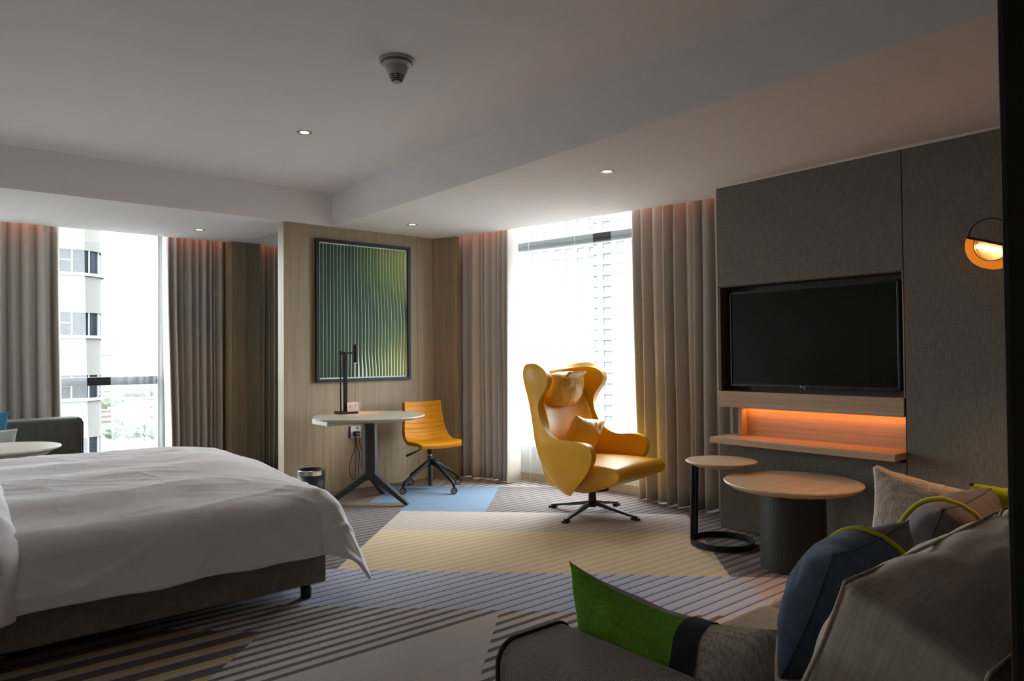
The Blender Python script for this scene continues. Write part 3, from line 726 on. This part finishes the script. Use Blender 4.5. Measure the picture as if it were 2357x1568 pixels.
for ang in (95+97, 5+97, 185+97, 275+97):
    a = math.radians(ang); u_ = Vector((math.cos(a), math.sin(a), 0)); c0 = Vector((0, 0, 0))
    b = B(); tube(b, [u_*.0+Vector((0, 0, .262)), u_*.10+Vector((0, 0, .225)), u_*.27+Vector((0, 0, .125)), u_*.315+Vector((0, 0, .098)), u_*.325+Vector((0, 0, .066))], [.026, .018, .015, .014, .012], 10)
    lg_ = obj('leg', b, M['black'], ch, smooth=True)
    t_ = Vector((-u_.y, u_.x, 0)) if ang in (5+97, 185+97) else Vector((-u_.y, u_.x, 0))
    t_ = Vector((math.cos(math.radians(97-40)), math.sin(math.radians(97-40)), 0))
    ax = Vector((-t_.y, t_.x, 0)); cc = u_*.328+Vector((0, 0, .029))
    ca = B(); tube(ca, [cc+Vector((0, 0, .012)), cc+Vector((0, 0, .042))], .010, 10); box(ca, -.012, .012, -.020, .020, .034, .046, M=Matrix.Translation(Vector((cc.x, cc.y, 0))))
    cs = obj('caster', ca, M['black'], ch)
    for sgn in (-1, 1):
        wbm = B(); tube(wbm, [cc+ax*sgn*.007, cc+ax*sgn*.023], .029, 20); obj('wheel', wbm, M['black'], cs)
    wbm = B()
    for sgn in (-1, 1): tube(wbm, [cc+ax*sgn*.0232, cc+ax*sgn*.025], .023, 20)
    obj('hub_caps', wbm, mat('caster_grey', (.23, .22, .20), .5), cs)

# ------------------------------------------------------------------ pillows
def pillow_bm(w, h, t, ua=-1, ub=1, n=28, seed=0, ear=.07, wr=.012, sag=0.0, pw=.5, sides=(-1, 1), rnd=0.0):
    bm = B(); nv = n
    cols = max(4, int(n*(ub-ua)/2))
    def P(u, v, sgn):
        uu_ = max(0.0, 1-u*u); vv_ = max(0.0, 1-v*v)
        T = t/2*(max(0, uu_)**pw)*(max(0, vv_)**pw)
        x = w/2*u*(1-ear*vv_*u*u); z = h/2*v*(1-ear*uu_*v*v) - sag*uu_*(v+1)/2
        x *= math.sqrt(1-rnd*v*v); z *= math.sqrt(1-rnd*u*u)
        k = (uu_*vv_)**.25
        y = sgn*T + wr*k*(nz(u*2.2+seed, v*2.2, sgn*3) + .5*nz(u*6+seed, v*4, 7+sgn))
        return Vector((x, y, z + .3*wr*nz(u*5+seed, v*3, 2)))
    for sgn in sides:
        V = [[bm.verts.new(P(ua+(ub-ua)*i/cols, -1+2*j/nv, sgn)) for j in range(nv+1)] for i in range(cols+1)]
        for i in range(cols):
            for j in range(nv): bm.faces.new((V[i][j], V[i+1][j], V[i+1][j+1], V[i][j+1]))
    bmesh.ops.remove_doubles(bm, verts=bm.verts, dist=.0008)
    return bm
def piping_path(w, h, t, u, n=40, out=.004, pw=.5, ear=.07):
    """loop of cord round a pillow at one u"""
    pts = []
    for sgn in (-1, 1):
        rng = range(n+1) if sgn < 0 else range(n-1, 0, -1)
        for j in rng:
            v = -1+2*j/n; uu_ = max(0.0, 1-u*u); vv_ = max(0.0, 1-v*v)
            T = t/2*uu_**pw*max(0, vv_)**pw
            pts.append((w/2*u*(1-ear*vv_*u*u), sgn*(T+out*.5), h/2*v*(1-ear*uu_*v*v)*1.006))
    return pts
def rim_path(w, h, n=24, ear=.07):
    pts = []
    for k in range(4*n):
        q, t = divmod(k, n); t = -1+2*t/n
        u, v = ((t, 1), (1, -t), (-t, -1), (-1, t))[q]
        pts.append((w/2*u*(1-ear*(1-v*v)*u*u), 0, h/2*v*(1-ear*(1-u*u)*v*v)))
    return pts
def place(o, loc, rx=0, ry=0, rz=0):
    o.location = loc
    o.rotation_mode = 'XYZ'; o.rotation_euler = (math.radians(rx), math.radians(ry), math.radians(rz)); return o

# ------------------------------------------------------------------ wing armchair
ac = thing('armchair', 'mustard yellow leather wing armchair on a dark four-star swivel base', 'armchair', (4.072, 3.895, 0), math.radians(-81))
ROWS = [(.186,-.19,.20,-.055), (.20,-.20,.235,-.02), (.24,-.222,.285,.045), (.30,-.25,.33,.125), (.36,-.275,.355,.195), (.42,-.30,.372,.250), (.48,-.32,.382,.285), (.53,-.333,.386,.285),
        (.565,-.34,.387,.258), (.585,-.346,.387,.212), (.597,-.349,.386,.14), (.600,-.351,.385,.07), (.602,-.353,.384,.01), (.610,-.355,.383,-.045), (.635,-.36,.38,-.10), (.68,-.370,.376,-.150), (.74,-.384,.372,-.190), (.80,-.398,.369,-.215),
        (.86,-.412,.368,-.222), (.91,-.424,.369,-.210), (.96,-.437,.372,-.172), (1.00,-.447,.375,-.138), (1.04,-.457,.377,-.120), (1.08,-.466,.377,-.118), (1.115,-.474,.372,-.138), (1.14,-.479,.366,-.172), (1.158,-.482,.358,-.218), (1.168,-.484,.348,-.275)]
def half(xb, w_, xf, rc=.20):
    pts = [(xb, 0.0), (xb+.004, w_*.25)]
    rc = min(rc, w_*.75)
    for k in range(13):
        a = PI/2*k/12; pts.append((xb+.010+rc*(1-math.cos(a)), w_-rc+rc*math.sin(a)))
    pts.append((max(xf, xb+.22)+.05, w_))
    out = [pts[0]]
    for a, c in zip(pts, pts[1:]):
        if c[0] >= xf:
            t = (xf-a[0])/(c[0]-a[0]) if c[0] > a[0] else 0
            out.append((xf, a[1]+(c[1]-a[1])*t)); break
        out.append(c)
    ds = [0]
    for a, c in zip(out, out[1:]): ds.append(ds[-1]+math.hypot(c[0]-a[0], c[1]-a[1]))
    K = 16; res = []
    for k in range(K+1):
        d = ds[-1]*k/K
        for i in range(len(out)-1):
            if ds[i+1] >= d-1e-9:
                t = (d-ds[i])/max(1e-9, ds[i+1]-ds[i]); res.append((out[i][0]+(out[i+1][0]-out[i][0])*t, out[i][1]+(out[i+1][1]-out[i][1])*t)); break
    return res
b = B(); rows_ = []
for z, xb, w_, xf in ROWS:
    hp = half(xb, w_, xf); full = [(x, -y) for x, y in hp[::-1]] + hp[1:]
    rr_ = []
    for x, y in full:
        dz = -.055*(1-min(1, abs(y)/w_)**2)*sm(.86, 1.16, z)
        if x > -.06 and z > .36: dz += .07*(x+.06)*sm(.40, .58, z)
        rr_.append(b.verts.new((x, y, z+dz)))
    rows_.append(rr_)
for a, c in zip(rows_, rows_[1:]):
    for i in range(len(a)-1): b.faces.new((a[i], a[i+1], c[i+1], c[i]))
obj('shell', b, M['yellow'], ac, smooth=True, solid=.058, bevel=.016, seg=3, sub=1)
# padded inner back and seat cushion
def inner(s, t):
    z = .42 + .58*t; xb = -.30 - .142*t - .012*math.sin(PI*t)*-2
    y = (s-.5)*2; w_ = .30+.01*math.sin(PI*t)
    return Vector((xb+.062-.05*(abs(y)**3)*-1.2 + .012*math.sin(PI*t), y*w_, z))
b = B(); gridmesh(b, inner, 18, 24); obj('back_pad', b, M['yellow'], ac, smooth=True, solid=.045, bevel=.012, seg=2, sub=1)
b = B()
pr = [(-.29, .225), (-.02, .185), (.10, .188), (.43, .325), (.462, .350), (.470, .395), (.440, .435), (.36, .447), (.0, .445), (-.29, .43)]
sec = []
for y, k in ((-.335, 0), (-.30, .6), (-.15, 1), (0, 1.05), (.15, 1), (.30, .6), (.335, 0)):
    ring = []
    for x, z in pr:
        yy = y*(1 if z > .33 else .62+.38*(z-.185)/.145)*(.90 + .10*sm(-.1, .4, x))
        zz = z + (.012*(k-1) if z > .4 else 0)
        ring.append(b.verts.new((x, yy, zz)))
    sec.append(ring)
for a, c in zip(sec, sec[1:]):
    for i in range(len(pr)): b.faces.new((a[i], a[(i+1) % len(pr)], c[(i+1) % len(pr)], c[i]))
b.faces.new(sec[0]); b.faces.new(sec[-1][::-1])
obj('seat_cushion', b, M['yellow'], ac, smooth=True, bevel=.022, seg=3, sub=1)
b = B(); tube(b, [(.0, 0, .055), (.0, 0, .20)], [.034, .026], 20); lathe(b, [(0, .19), (.13, .19), (.13, .20), (0, .20)], 24); obj('column', b, M['charcoal'], ac)
for ang in (12, 102, 192, 282):
    a = math.radians(ang+81); u_ = Vector((math.cos(a), math.sin(a), 0))
    b = B(); bar(b, u_*.015+Vector((0, 0, .088)), u_*.39+Vector((0, 0, .020)), .040, .030, .030, .016); lg_ = obj('leg', b, M['charcoal'], ac, bevel=.004)
    b = B(); bar(b, u_*.345+Vector((0, 0, .008)), u_*.410+Vector((0, 0, .008)), .042, .016); obj('foot', b, M['black'], lg_, bevel=.004)
hp_ = thing('head_cushion', 'gathered yellow leather head cushion on the wing armchair', 'cushion')
hp_.parent = None
RA = Matrix.Translation((4.072, 3.895, 0)) @ Matrix.Rotation(math.radians(-81), 4, 'Z')
hp_.matrix_world = RA @ Matrix.Translation((-.262, 0, .975)) @ Matrix.Rotation(math.radians(-90), 4, 'Z') @ Matrix.Rotation(math.radians(-13), 4, 'X')
obj('pad', pillow_bm(.46, .29, .15, n=30, seed=4, ear=.0, wr=.008, pw=.36, rnd=.26), M['yellow_soft'], hp_, smooth=True)
b = B(); gridmesh(b, lambda s, t: Vector(((s-.5)*.24, .045+.02*math.sin(PI*t)+.05*t, .09+.075*math.sin(t*PI*.62)+.0)), 6, 10); obj('strap', b, M['yellow_soft'], hp_, smooth=True, solid=.006)
lc = thing('lumbar_cushion', 'creased square yellow leather cushion lying in the wing armchair', 'cushion')
lc.matrix_world = RA @ Matrix.Translation((-.105, .02, .590)) @ Matrix.Rotation(math.radians(-90), 4, 'Z') @ Matrix.Rotation(math.radians(-24), 4, 'X') @ Matrix.Rotation(math.radians(-9), 4, 'Y')
obj('pad', pillow_bm(.46, .36, .16, n=34, seed=9, ear=.12, wr=.012), M['yellow_soft'], lc, smooth=True)

# ------------------------------------------------------------------ coffee tables
ct = thing('coffee_table', 'low round oak coffee table on a black drum base', 'coffee table', (3.93, 2.145, 0))
b = B(); lathe(b, [(0, .465), (.345, .465), (.383, .487), (.386, .491), (.386, .496), (.382, .500), (0, .500)], 72); obj('table_top', b, M['oak_x'], ct)
b = B(); lathe(b, [(0, 0), (.180, 0), (.183, .003), (.183, .465), (0, .465)], 56); obj('drum_base', b, M['drum'], ct, bevel=0)
stb = thing('side_table', 'tall slim oak-topped side table with a black ring base', 'side table', (4.045, 2.70, 0))
b = B(); lathe(b, [(0, .520), (.185, .520), (.226, .540), (.229, .544), (.229, .548), (.225, .551), (0, .551)], 64); obj('table_top', b, M['oak_x'], stb)
b = B(); lathe(b, [(.188, 0), (.203, 0), (.203, .038), (.188, .038), (.188, 0)], 64); obj('ring_base', b, M['black'], stb)
for dx, dy in ((-.142, .133), (-.028, .192)):
    b = B(); bar(b, (dx, dy, .03), (dx*.94, dy*.94, .522), .034, .026, up=(dx, dy, 0)); obj('upright', b, M['black'], stb, bevel=.002)

# ------------------------------------------------------------------ foreground sofa
sf = thing('sofa', 'long brown corded sofa in the foreground', 'sofa', (1.03, .21, 0))
def armprof(x0, x1, r=.05, top=.590):
    return [(x0, .07)] + [(x0+r*(1-math.cos(a)), top-r+r*math.sin(a)) for a in [k*PI/14 for k in range(8)]] + [(x1-r+r*math.sin(a), top-r+r*math.cos(a)) for a in [k*PI/14 for k in range(8)]] + [(x1, .07)]
for x0, x1 in ((0, .235), (2.10, 2.33)):
    pf = armprof(x0, x1); b = B()
    lo_ = [b.verts.new((x, .02, z)) for x, z in pf]; hi_ = [b.verts.new((x, 1.085, z)) for x, z in pf]
    b.faces.new(lo_); b.faces.new(hi_[::-1])
    for i in range(len(pf)): b.faces.new((lo_[i], lo_[(i+1) % len(pf)], hi_[(i+1) % len(pf)], hi_[i]))
    ar = obj('arm', b, M['sofa'], sf)
    md = ar.modifiers.new('bevel', 'BEVEL'); md.width = .008; md.segments = 2; md.limit_method = 'ANGLE'; md.angle_limit = math.radians(50)
    b = B(); tube(b, [(x, 1.081, z) for x, z in pf], .0065, 8); obj('piping', b, M['piping'], ar, smooth=True)
obj('back', bx(0, 2.33, 0, .19, .07, .64), M['sofa'], sf, bevel=.04, seg=4, smooth=True)
obj('frame', bx(.235, 2.10, .19, 1.06, .07, .26), M['sofa'], sf, bevel=.015)
for x0, x1 in ((.24, 1.155), (1.165, 2.095)):
    obj('seat_cushion', bx(x0, x1, .20, 1.10, .262, .425), M['sofa_seat'], sf, bevel=.05, seg=5, smooth=True)
for x, y in ((.05, .08), (2.27, .08), (.05, 1.0), (2.27, 1.0)):
    b = B(); tube(b, [(x, y, 0), (x, y, .075)], .022, 12); obj('leg', b, M['black'], sf)
def boxcush(w_, h, t, seed):
    """box cushion: bulging faces, drawn-out corners"""
    bm = B(); n = 14
    bmesh.ops.create_cube(bm, size=2); bmesh.ops.subdivide_edges(bm, edges=bm.edges, cuts=n, use_grid_fill=True)
    for v in bm.verts:
        x, y, z = v.co
        bx_, by_, bz_ = 1-x*x, 1-y*y, 1-z*z
        px = x*w_/2*(1-.05*bz_*abs(x)**6 + .03*by_*bz_*abs(x)**4)
        py = y*t/2*(1+.42*(bx_**.6)*(bz_**.6) - .06*(1-(bx_*bz_)**.3))
        pz = z*h/2*(1+.20*(bx_**.6)*(by_**.6) - .04*bx_**.5)
        k = .010*nz(x*2.4+seed, y*2, z*2.4) + .006*nz(x*7+seed, y*3, z*4)
        cr_ = .012*math.sin(x*9+seed+2*nz(x*3, z*2, seed))*sm(.2, 1, z)*bx_**.5
        v.co = (px, py+k, pz+k+cr_*.6)
    return bm
for nm, lab, x, mm, sd in (('back_cushion', 'big brown-grey corded back cushion nearest the camera', 1.755, 'sofa_back', 31), ('back_cushion', 'brown corded back cushion at the far end of the sofa', 2.665, 'sofa_seat', 33)):
    t_ = thing(nm, lab, 'cushion', group='sofa back cushions'); place(t_, (x, .575, .612), rx=22)
    obj('cover', boxcush(.88, .38, .26, sd), M[mm], t_, smooth=True, sub=1)
    for sy in (-1, 1):
        b = B(); tube(b, [(px_*.985, py_+sy*.124, pz_*.985) for px_, py_, pz_ in rim_path(.88, .38, ear=.04)], .004, 6, close=True); obj('seam', b, M[mm], t_, smooth=True)
# two blue and plum pillows with lime cord
for lab, loc, rz, sd in (('blue and plum velour pillow with lime cord, nearer to the camera', (1.94, .905, .592), 2, 41), ('plum velour pillow with lime cord, farther along the sofa', (2.66, .900, .600), 2, 43)):
    t_ = thing('throw_pillow', lab, 'pillow', group='velour pillows on the sofa'); place(t_, loc, rx=22, rz=rz)
    W_, H_, T_ = (.50 if sd == 41 else .56), .385, .27; cu = .30 if sd == 41 else -.30
    obj('blue_panel', pillow_bm(W_, H_, T_, -1, cu, n=30, seed=sd, ear=.11), M['blue'] if sd == 41 else M['plum'], t_, smooth=True)
    obj('plum_panel', pillow_bm(W_, H_, T_, cu, 1, n=30, seed=sd, ear=.11), M['plum'], t_, smooth=True)
    b = B(); tube(b, piping_path(W_, H_, T_, cu, out=.012, ear=.11), .0085, 8, close=True); obj('lime_cord', b, M['yellow_pipe'], t_, smooth=True)
    b = B(); tube(b, rim_path(W_, H_, ear=.11), .0022, 6, close=True); obj('seam', b, M['blue'], t_, smooth=True)
# green / black / beige pillow on the near arm
t_ = thing('throw_pillow', 'green and beige pillow with a black band standing inside the near sofa arm', 'pillow'); place(t_, (1.320, 1.035, .540), rx=-8, rz=88)
W_, H_, T_ = .60, .36, .16
PA = dict(n=30, seed=51, sag=.035)
M['taupe'] = weave('taupe_cloth', (.30, .235, .22), .85, 240, .95)
# local -Y after the turn faces the open room, +Y faces the camera side
obj('green_panel', pillow_bm(W_, H_, T_, -.26, 1, sides=(1,), **PA), M['green'], t_, smooth=True)
obj('taupe_panel', pillow_bm(W_, H_, T_, -.26, 1, sides=(-1,), **PA), M['taupe'], t_, smooth=True)
obj('band', pillow_bm(W_, H_*1.012, T_*1.06, -.46, -.25, **PA), M['strap'], t_, smooth=True)
obj('beige_panel', pillow_bm(W_, H_, T_, -1, -.45, sides=(1,), **PA), M['beige'], t_, smooth=True)
obj('rear_green_panel', pillow_bm(W_, H_, T_, -1, -.45, sides=(-1,), **PA), M['green'], t_, smooth=True)
# beige pillow on the far arm, lime pillow behind
t_ = thing('throw_pillow', 'plain beige pillow leaning on the far sofa arm', 'pillow'); place(t_, (3.0, 1.07, .570), rx=12, ry=9, rz=-84)
obj('cover', pillow_bm(.46, .42, .15, n=28, seed=61, ear=.09), M['beige'], t_, smooth=True)
t_ = thing('throw_pillow', 'lime green pillow in the far corner of the sofa', 'pillow'); place(t_, (3.0, .74, .60), rx=10, rz=-60)
obj('cover', pillow_bm(.40, .38, .14, n=24, seed=63), M['lime'], t_, smooth=True)

# ------------------------------------------------------------------ far sofa by the left window
fs = thing('sofa', 'grey-green sofa under the left window', 'sofa', (0, 0, 0))
obj('back', bx(-.55, 1.11, 7.26, 7.50, .07, .735), M['sofa_far'], fs, bevel=.045, seg=4, smooth=True)
obj('seat', bx(-.55, 1.02, 6.52, 7.27, .10, .42), M['sofa_far'], fs, bevel=.03, seg=3, smooth=True)
b = B(); tube(b, [(1.108, 7.262, .09), (1.108, 7.262, .69), (1.09, 7.262, .725), (1.06, 7.268, .734)], .006, 8); obj('piping', b, M['piping'], fs, smooth=True)
for x, y in ((-.45, 6.6), (.95, 6.6), (-.45, 7.42), (1.02, 7.42)):
    b = B(); tube(b, [(x, y, 0), (x, y, .11)], .02, 10); obj('leg', b, M['black'], fs)
t_ = thing('throw_pillow', 'blue woven pillow on the sofa under the window', 'pillow'); place(t_, (.34, 7.13, .625), rx=12)
obj('cover', pillow_bm(.44, .42, .14, n=22, seed=71), M['teal'], t_, smooth=True)
t_ = thing('throw_pillow', 'pale oblong pillow in front of the blue pillow', 'pillow'); place(t_, (.37, 6.92, .545), rx=14)
obj('cover', pillow_bm(.46, .32, .14, n=22, seed=73), M['pale'], t_, smooth=True)
rt = thing('side_table', 'round pale-topped table in front of the far sofa', 'side table', (.425, 6.25, 0))
b = B(); lathe(b, [(0, .560), (.30, .560), (.335, .585), (.385, .606), (.388, .610), (.388, .617), (.384, .620), (0, .620)], 64); obj('table_top', b, M['desk_top'], rt)
obj('column', bx(-.04, .04, -.03, .03, .02, .56), M['charcoal'], rt, bevel=.003)
b = B(); lathe(b, [(0, 0), (.20, 0), (.20, .02), (0, .02)], 40); obj('base_plate', b, M['charcoal'], rt)

# ------------------------------------------------------------------ ceiling fittings
def downlight(loc, label, energy):
    t = thing('downlight', label, 'downlight', loc, group='recessed ceiling downlights')
    b = B(); lathe(b, [(.030, -.0005), (.044, -.004), (.050, -.003), (.052, 0), (.030, .0)], 32); obj('ring', b, M['detector'], t, smooth=True)
    b = B(); lathe(b, [(0, -.0008), (.030, -.0008), (.030, -.0001), (0, -.0001)], 24); obj('lens', b, M['downlight'], t)
    l = bpy.data.lights.new('downlight_beam', 'SPOT'); l.energy = energy; l.color = (1, .56, .26); l.spot_size = math.radians(80); l.spot_blend = .6; l.shadow_soft_size = .03
    o = bpy.data.objects.new('downlight_beam', l); COL.objects.link(o); o.parent = t; o.location = (0, 0, -.012)
downlight((1.991, 4.556, ZC), 'round recessed downlight in the raised ceiling', 2)
downlight((2.022, 7.021, ZS), 'round recessed downlight in the soffit by the left window', 2)
downlight((3.477, 5.576, ZS), 'round recessed downlight in the soffit above the desk chair', 2)
downlight((3.483, 3.167, ZS), 'round recessed downlight in the soffit nearest the television', 3)
downlight((3.483, .758, ZS), 'round recessed downlight above the sofa', 22)

sd_ = thing('smoke_detector', 'pale cone-shaped smoke detector on the ceiling', 'smoke detector', (1.868, 3.135, ZC))
b = B(); lathe(b, [(0, 0), (.088, 0), (.089, -.010), (.083, -.014), (.081, -.019), (.079, -.020), (.077, -.026), (.074, -.027), (.062, -.036), (.058, -.038)], 48); obj('base_ring', b, M['detector'], sd_)
b = B(); lathe(b, [(.058, -.037), (.052, -.062), (.044, -.078), (.040, -.084)], 48); obj('cone', b, M['detector'], sd_, smooth=True)
b = B(); lathe(b, [(.036, -.080), (.033, -.098), (.026, -.112), (0, -.112)], 32); obj('dark_core', b, M['black'], sd_)
for r_, z_ in ((.0385, -.090), (.035, -.099), (.030, -.107)):
    b = B(); lathe(b, [(r_-.004, z_+.0015), (r_+.001, z_+.0015), (r_, z_-.0015), (r_-.004, z_-.0015), (r_-.004, z_+.0015)], 36); obj('vent_ring', b, M['detector'], sd_)
b = B(); lathe(b, [(.022, -.110), (.022, -.118), (.016, -.120), (0, -.120)], 28); obj('cap', b, M['detector'], sd_)
b = B()
for k in range(8):
    a = 2*PI*k/8; bar(b, (.041*math.cos(a), .041*math.sin(a), -.082), (.021*math.cos(a), .021*math.sin(a), -.114), .005, .004)
obj('vent_ribs', b, M['detector'], sd_)
for z_ in (-.0165, -.0235):
    b = B(); lathe(b, [(.0805, z_+.001), (.0825 if z_ > -.02 else .0795, z_+.001), (.0825 if z_ > -.02 else .0795, z_-.001), (.075, z_-.001)], 48); obj('groove', b, M['black'], sd_)

# ------------------------------------------------------------------ the city outside
M['cream'] = mat('tower_cream', (.062, .058, .052), .9, var=(.2, .05))
M['towerglass'] = mat('tower_glass', (.006, .008, .011), .6, spec=.05, var=(1.2, .5, (3, 3, .3)))
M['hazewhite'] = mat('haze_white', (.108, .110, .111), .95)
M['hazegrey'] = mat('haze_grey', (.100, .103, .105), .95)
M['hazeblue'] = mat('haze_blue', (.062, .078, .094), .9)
M['leaf'] = mat('far_foliage', (.050, .060, .042), .95, var=(.4, .3))
M['roofred'] = mat('far_red_roof', (.085, .052, .045), .95)
M['citygr'] = mat('far_city_ground', (.075, .075, .068), .95, var=(.03, .35))
GZ = -46.0
gd = struct('ground', bx(-1500, 1500, -1500, 1500, GZ-1, GZ), M['citygr'], 'hazy city ground far below the windows')
# rounded cream tower seen through the left window
tw = thing('tower', 'cream rounded tower with dark ribbon windows outside the left window', 'building', (0, 0, GZ))
def rfoot(x0, x1, y0, y1, r, n=8):
    pts = [(x0, y0)]
    for k in range(n+1):
        a = -PI/2 + PI/2*k/n; pts.append((x1-r+r*math.cos(a), y0+r+r*math.sin(a)))
    pts += [(x1, y1), (x0, y1)]; return pts
TX0, TX1, TY0, TY1, TR = -6, 7.62, 43.0, 60, 1.3
FH = 3.3; ztops = [6.95-GZ + FH*k for k in range(-6, 4)]
levels = []
for zt in ztops: levels.append((zt-1.20, zt))
prev = 0
for z0_, z1_ in levels + [(ztops[-1]+2.6, None)]:
    b = B(); prism(b, rfoot(TX0, TX1, TY0, TY1, TR), prev, z0_); obj('storey_wall', b, M['cream'], tw)
    if z1_ is None: break
    b = B(); prism(b, rfoot(TX0, TX1+.12, TY0-.12, TY1, TR+.12), z0_-.16, z0_); obj('sill_band', b, M['hazewhite'], tw)
    fp = rfoot(TX0, TX1-.12, TY0+.12, TY1, TR-.1)
    b = B(); prism(b, fp, z0_, z1_); wn_ = obj('window', b, M['towerglass'], tw)
    for x in (0.9, 2.4, 3.9, 5.2, 6.05):
        obj('mullion', bx(x-.035, x+.035, TY0+.04, TY0+.14, z0_, z1_), M['hazewhite'], wn_)
    obj('rail', bx(-5, 6.1, TY0+.05, TY0+.13, z0_+.62, z0_+.68), M['hazewhite'], wn_)
    for a in (-65, -35, -8):
        a = math.radians(a); b = B(); tube(b, [(TX1-TR+(TR-.05)*math.cos(a), TY0+TR+(TR-.05)*math.sin(a), q) for q in (z0_, z1_)], .04, 6); obj('mullion', b, M['hazewhite'], wn_)
    for x in (5.9,): pass
    prev = z1_
# white and blue towers outside the right window
def floors_tower(label, x, y, w_, d_, rz, ztop, mbody, mband, fh=3.2, bays=5, n=26):
    t = thing('tower', label, 'building', (x, y, GZ), math.radians(rz))
    obj('core', bx(-w_/2, w_/2, -d_/2, d_/2, 0, ztop-GZ), mbody, t)
    top = ztop-GZ
    for k in range(n):
        z = top-1.2-k*fh
        obj('floor_band', bx(-w_/2-.35, w_/2+.35, -d_/2-.35, d_/2+.35, z, z+1.5), mband, t)
    for q in range(bays):
        xx = -w_/2 + w_*(q+.5)/bays
        obj('window_column', bx(xx-w_/bays*.22, xx+w_/bays*.22, -d_/2-.30, -d_/2, top-n*fh, top-2), M['hazegrey'], t)
        yy = -d_/2 + d_*(q+.5)/bays
        obj('window_column', bx(-w_/2-.30, -w_/2, yy-d_/bays*.22, yy+d_/bays*.22, top-n*fh, top-2), M['hazegrey'], t)
    return t
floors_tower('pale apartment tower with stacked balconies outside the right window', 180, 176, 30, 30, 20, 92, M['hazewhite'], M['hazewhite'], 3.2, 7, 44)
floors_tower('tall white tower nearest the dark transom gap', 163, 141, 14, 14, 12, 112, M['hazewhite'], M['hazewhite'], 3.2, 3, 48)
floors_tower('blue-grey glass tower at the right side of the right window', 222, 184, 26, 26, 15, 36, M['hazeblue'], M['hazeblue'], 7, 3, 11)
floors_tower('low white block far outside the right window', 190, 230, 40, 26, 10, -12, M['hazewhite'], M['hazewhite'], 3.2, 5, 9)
# town and trees below the left window
def PX(px, D): k = (px-1178.5)/1627.5; return (D*(fw.x+k*rr.x), D*(fw.y+k*rr.y))
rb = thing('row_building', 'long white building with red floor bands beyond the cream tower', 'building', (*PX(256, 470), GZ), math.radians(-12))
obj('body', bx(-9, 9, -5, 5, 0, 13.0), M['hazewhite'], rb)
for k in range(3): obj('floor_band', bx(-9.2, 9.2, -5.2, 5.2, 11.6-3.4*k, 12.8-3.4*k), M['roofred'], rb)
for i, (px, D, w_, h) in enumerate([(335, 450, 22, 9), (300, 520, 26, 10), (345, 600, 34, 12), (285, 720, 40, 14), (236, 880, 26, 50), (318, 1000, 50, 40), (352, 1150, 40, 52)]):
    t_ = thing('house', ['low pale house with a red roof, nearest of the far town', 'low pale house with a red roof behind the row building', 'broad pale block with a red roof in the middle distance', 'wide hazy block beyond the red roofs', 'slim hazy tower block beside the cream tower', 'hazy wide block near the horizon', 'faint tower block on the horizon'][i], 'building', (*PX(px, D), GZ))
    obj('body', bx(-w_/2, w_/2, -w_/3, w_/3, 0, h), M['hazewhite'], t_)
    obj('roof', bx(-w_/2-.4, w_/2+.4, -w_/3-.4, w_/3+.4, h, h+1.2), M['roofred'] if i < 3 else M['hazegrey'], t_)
def crown(bm, c, r, seed):
    n = bmesh.ops.create_icosphere(bm, subdivisions=3, radius=r)['verts']
    for v in n:
        k = 1 + .28*nz(v.co.x/r*2.2+seed, v.co.y/r*2.2, v.co.z/r*2.2) + .14*nz(v.co.x/r*6, v.co.y/r*6+seed, v.co.z/r*6)
        v.co = Vector((v.co.x*k, v.co.y*k, v.co.z*k*.85)) + Vector(c)
TREES = [(262, 385, 5, 'tree directly in front of the red-banded building'), (281, 455, 5, 'tree below the gap between the two left sheers'), (306, 385, 5, 'tree right of the one below the sheer gap'), (333, 400, 6, 'tree seen through the right part of the left sheer'), (358, 380, 5, 'tree nearest the left window jamb'), (244, 560, 10, 'dark tree against the cream tower, beyond the red bands'), (318, 640, 12, 'large far tree between the hazy blocks'), (362, 690, 12, 'far tree near the horizon by the jamb')]
for i, (px, D, r_, lab) in enumerate(TREES):
    t_ = thing('tree', 'hazy green ' + lab, 'tree', (*PX(px, D), GZ), group='trees below the left window')
    b = B(); crown(b, (0, 0, 4+r_*.7), r_, i*3.1); obj('crown', b, M['leaf'], t_)
    b = B(); tube(b, [(0, 0, 0), (0, 0, 5)], .5, 6); obj('trunk', b, M['hazegrey'], t_)
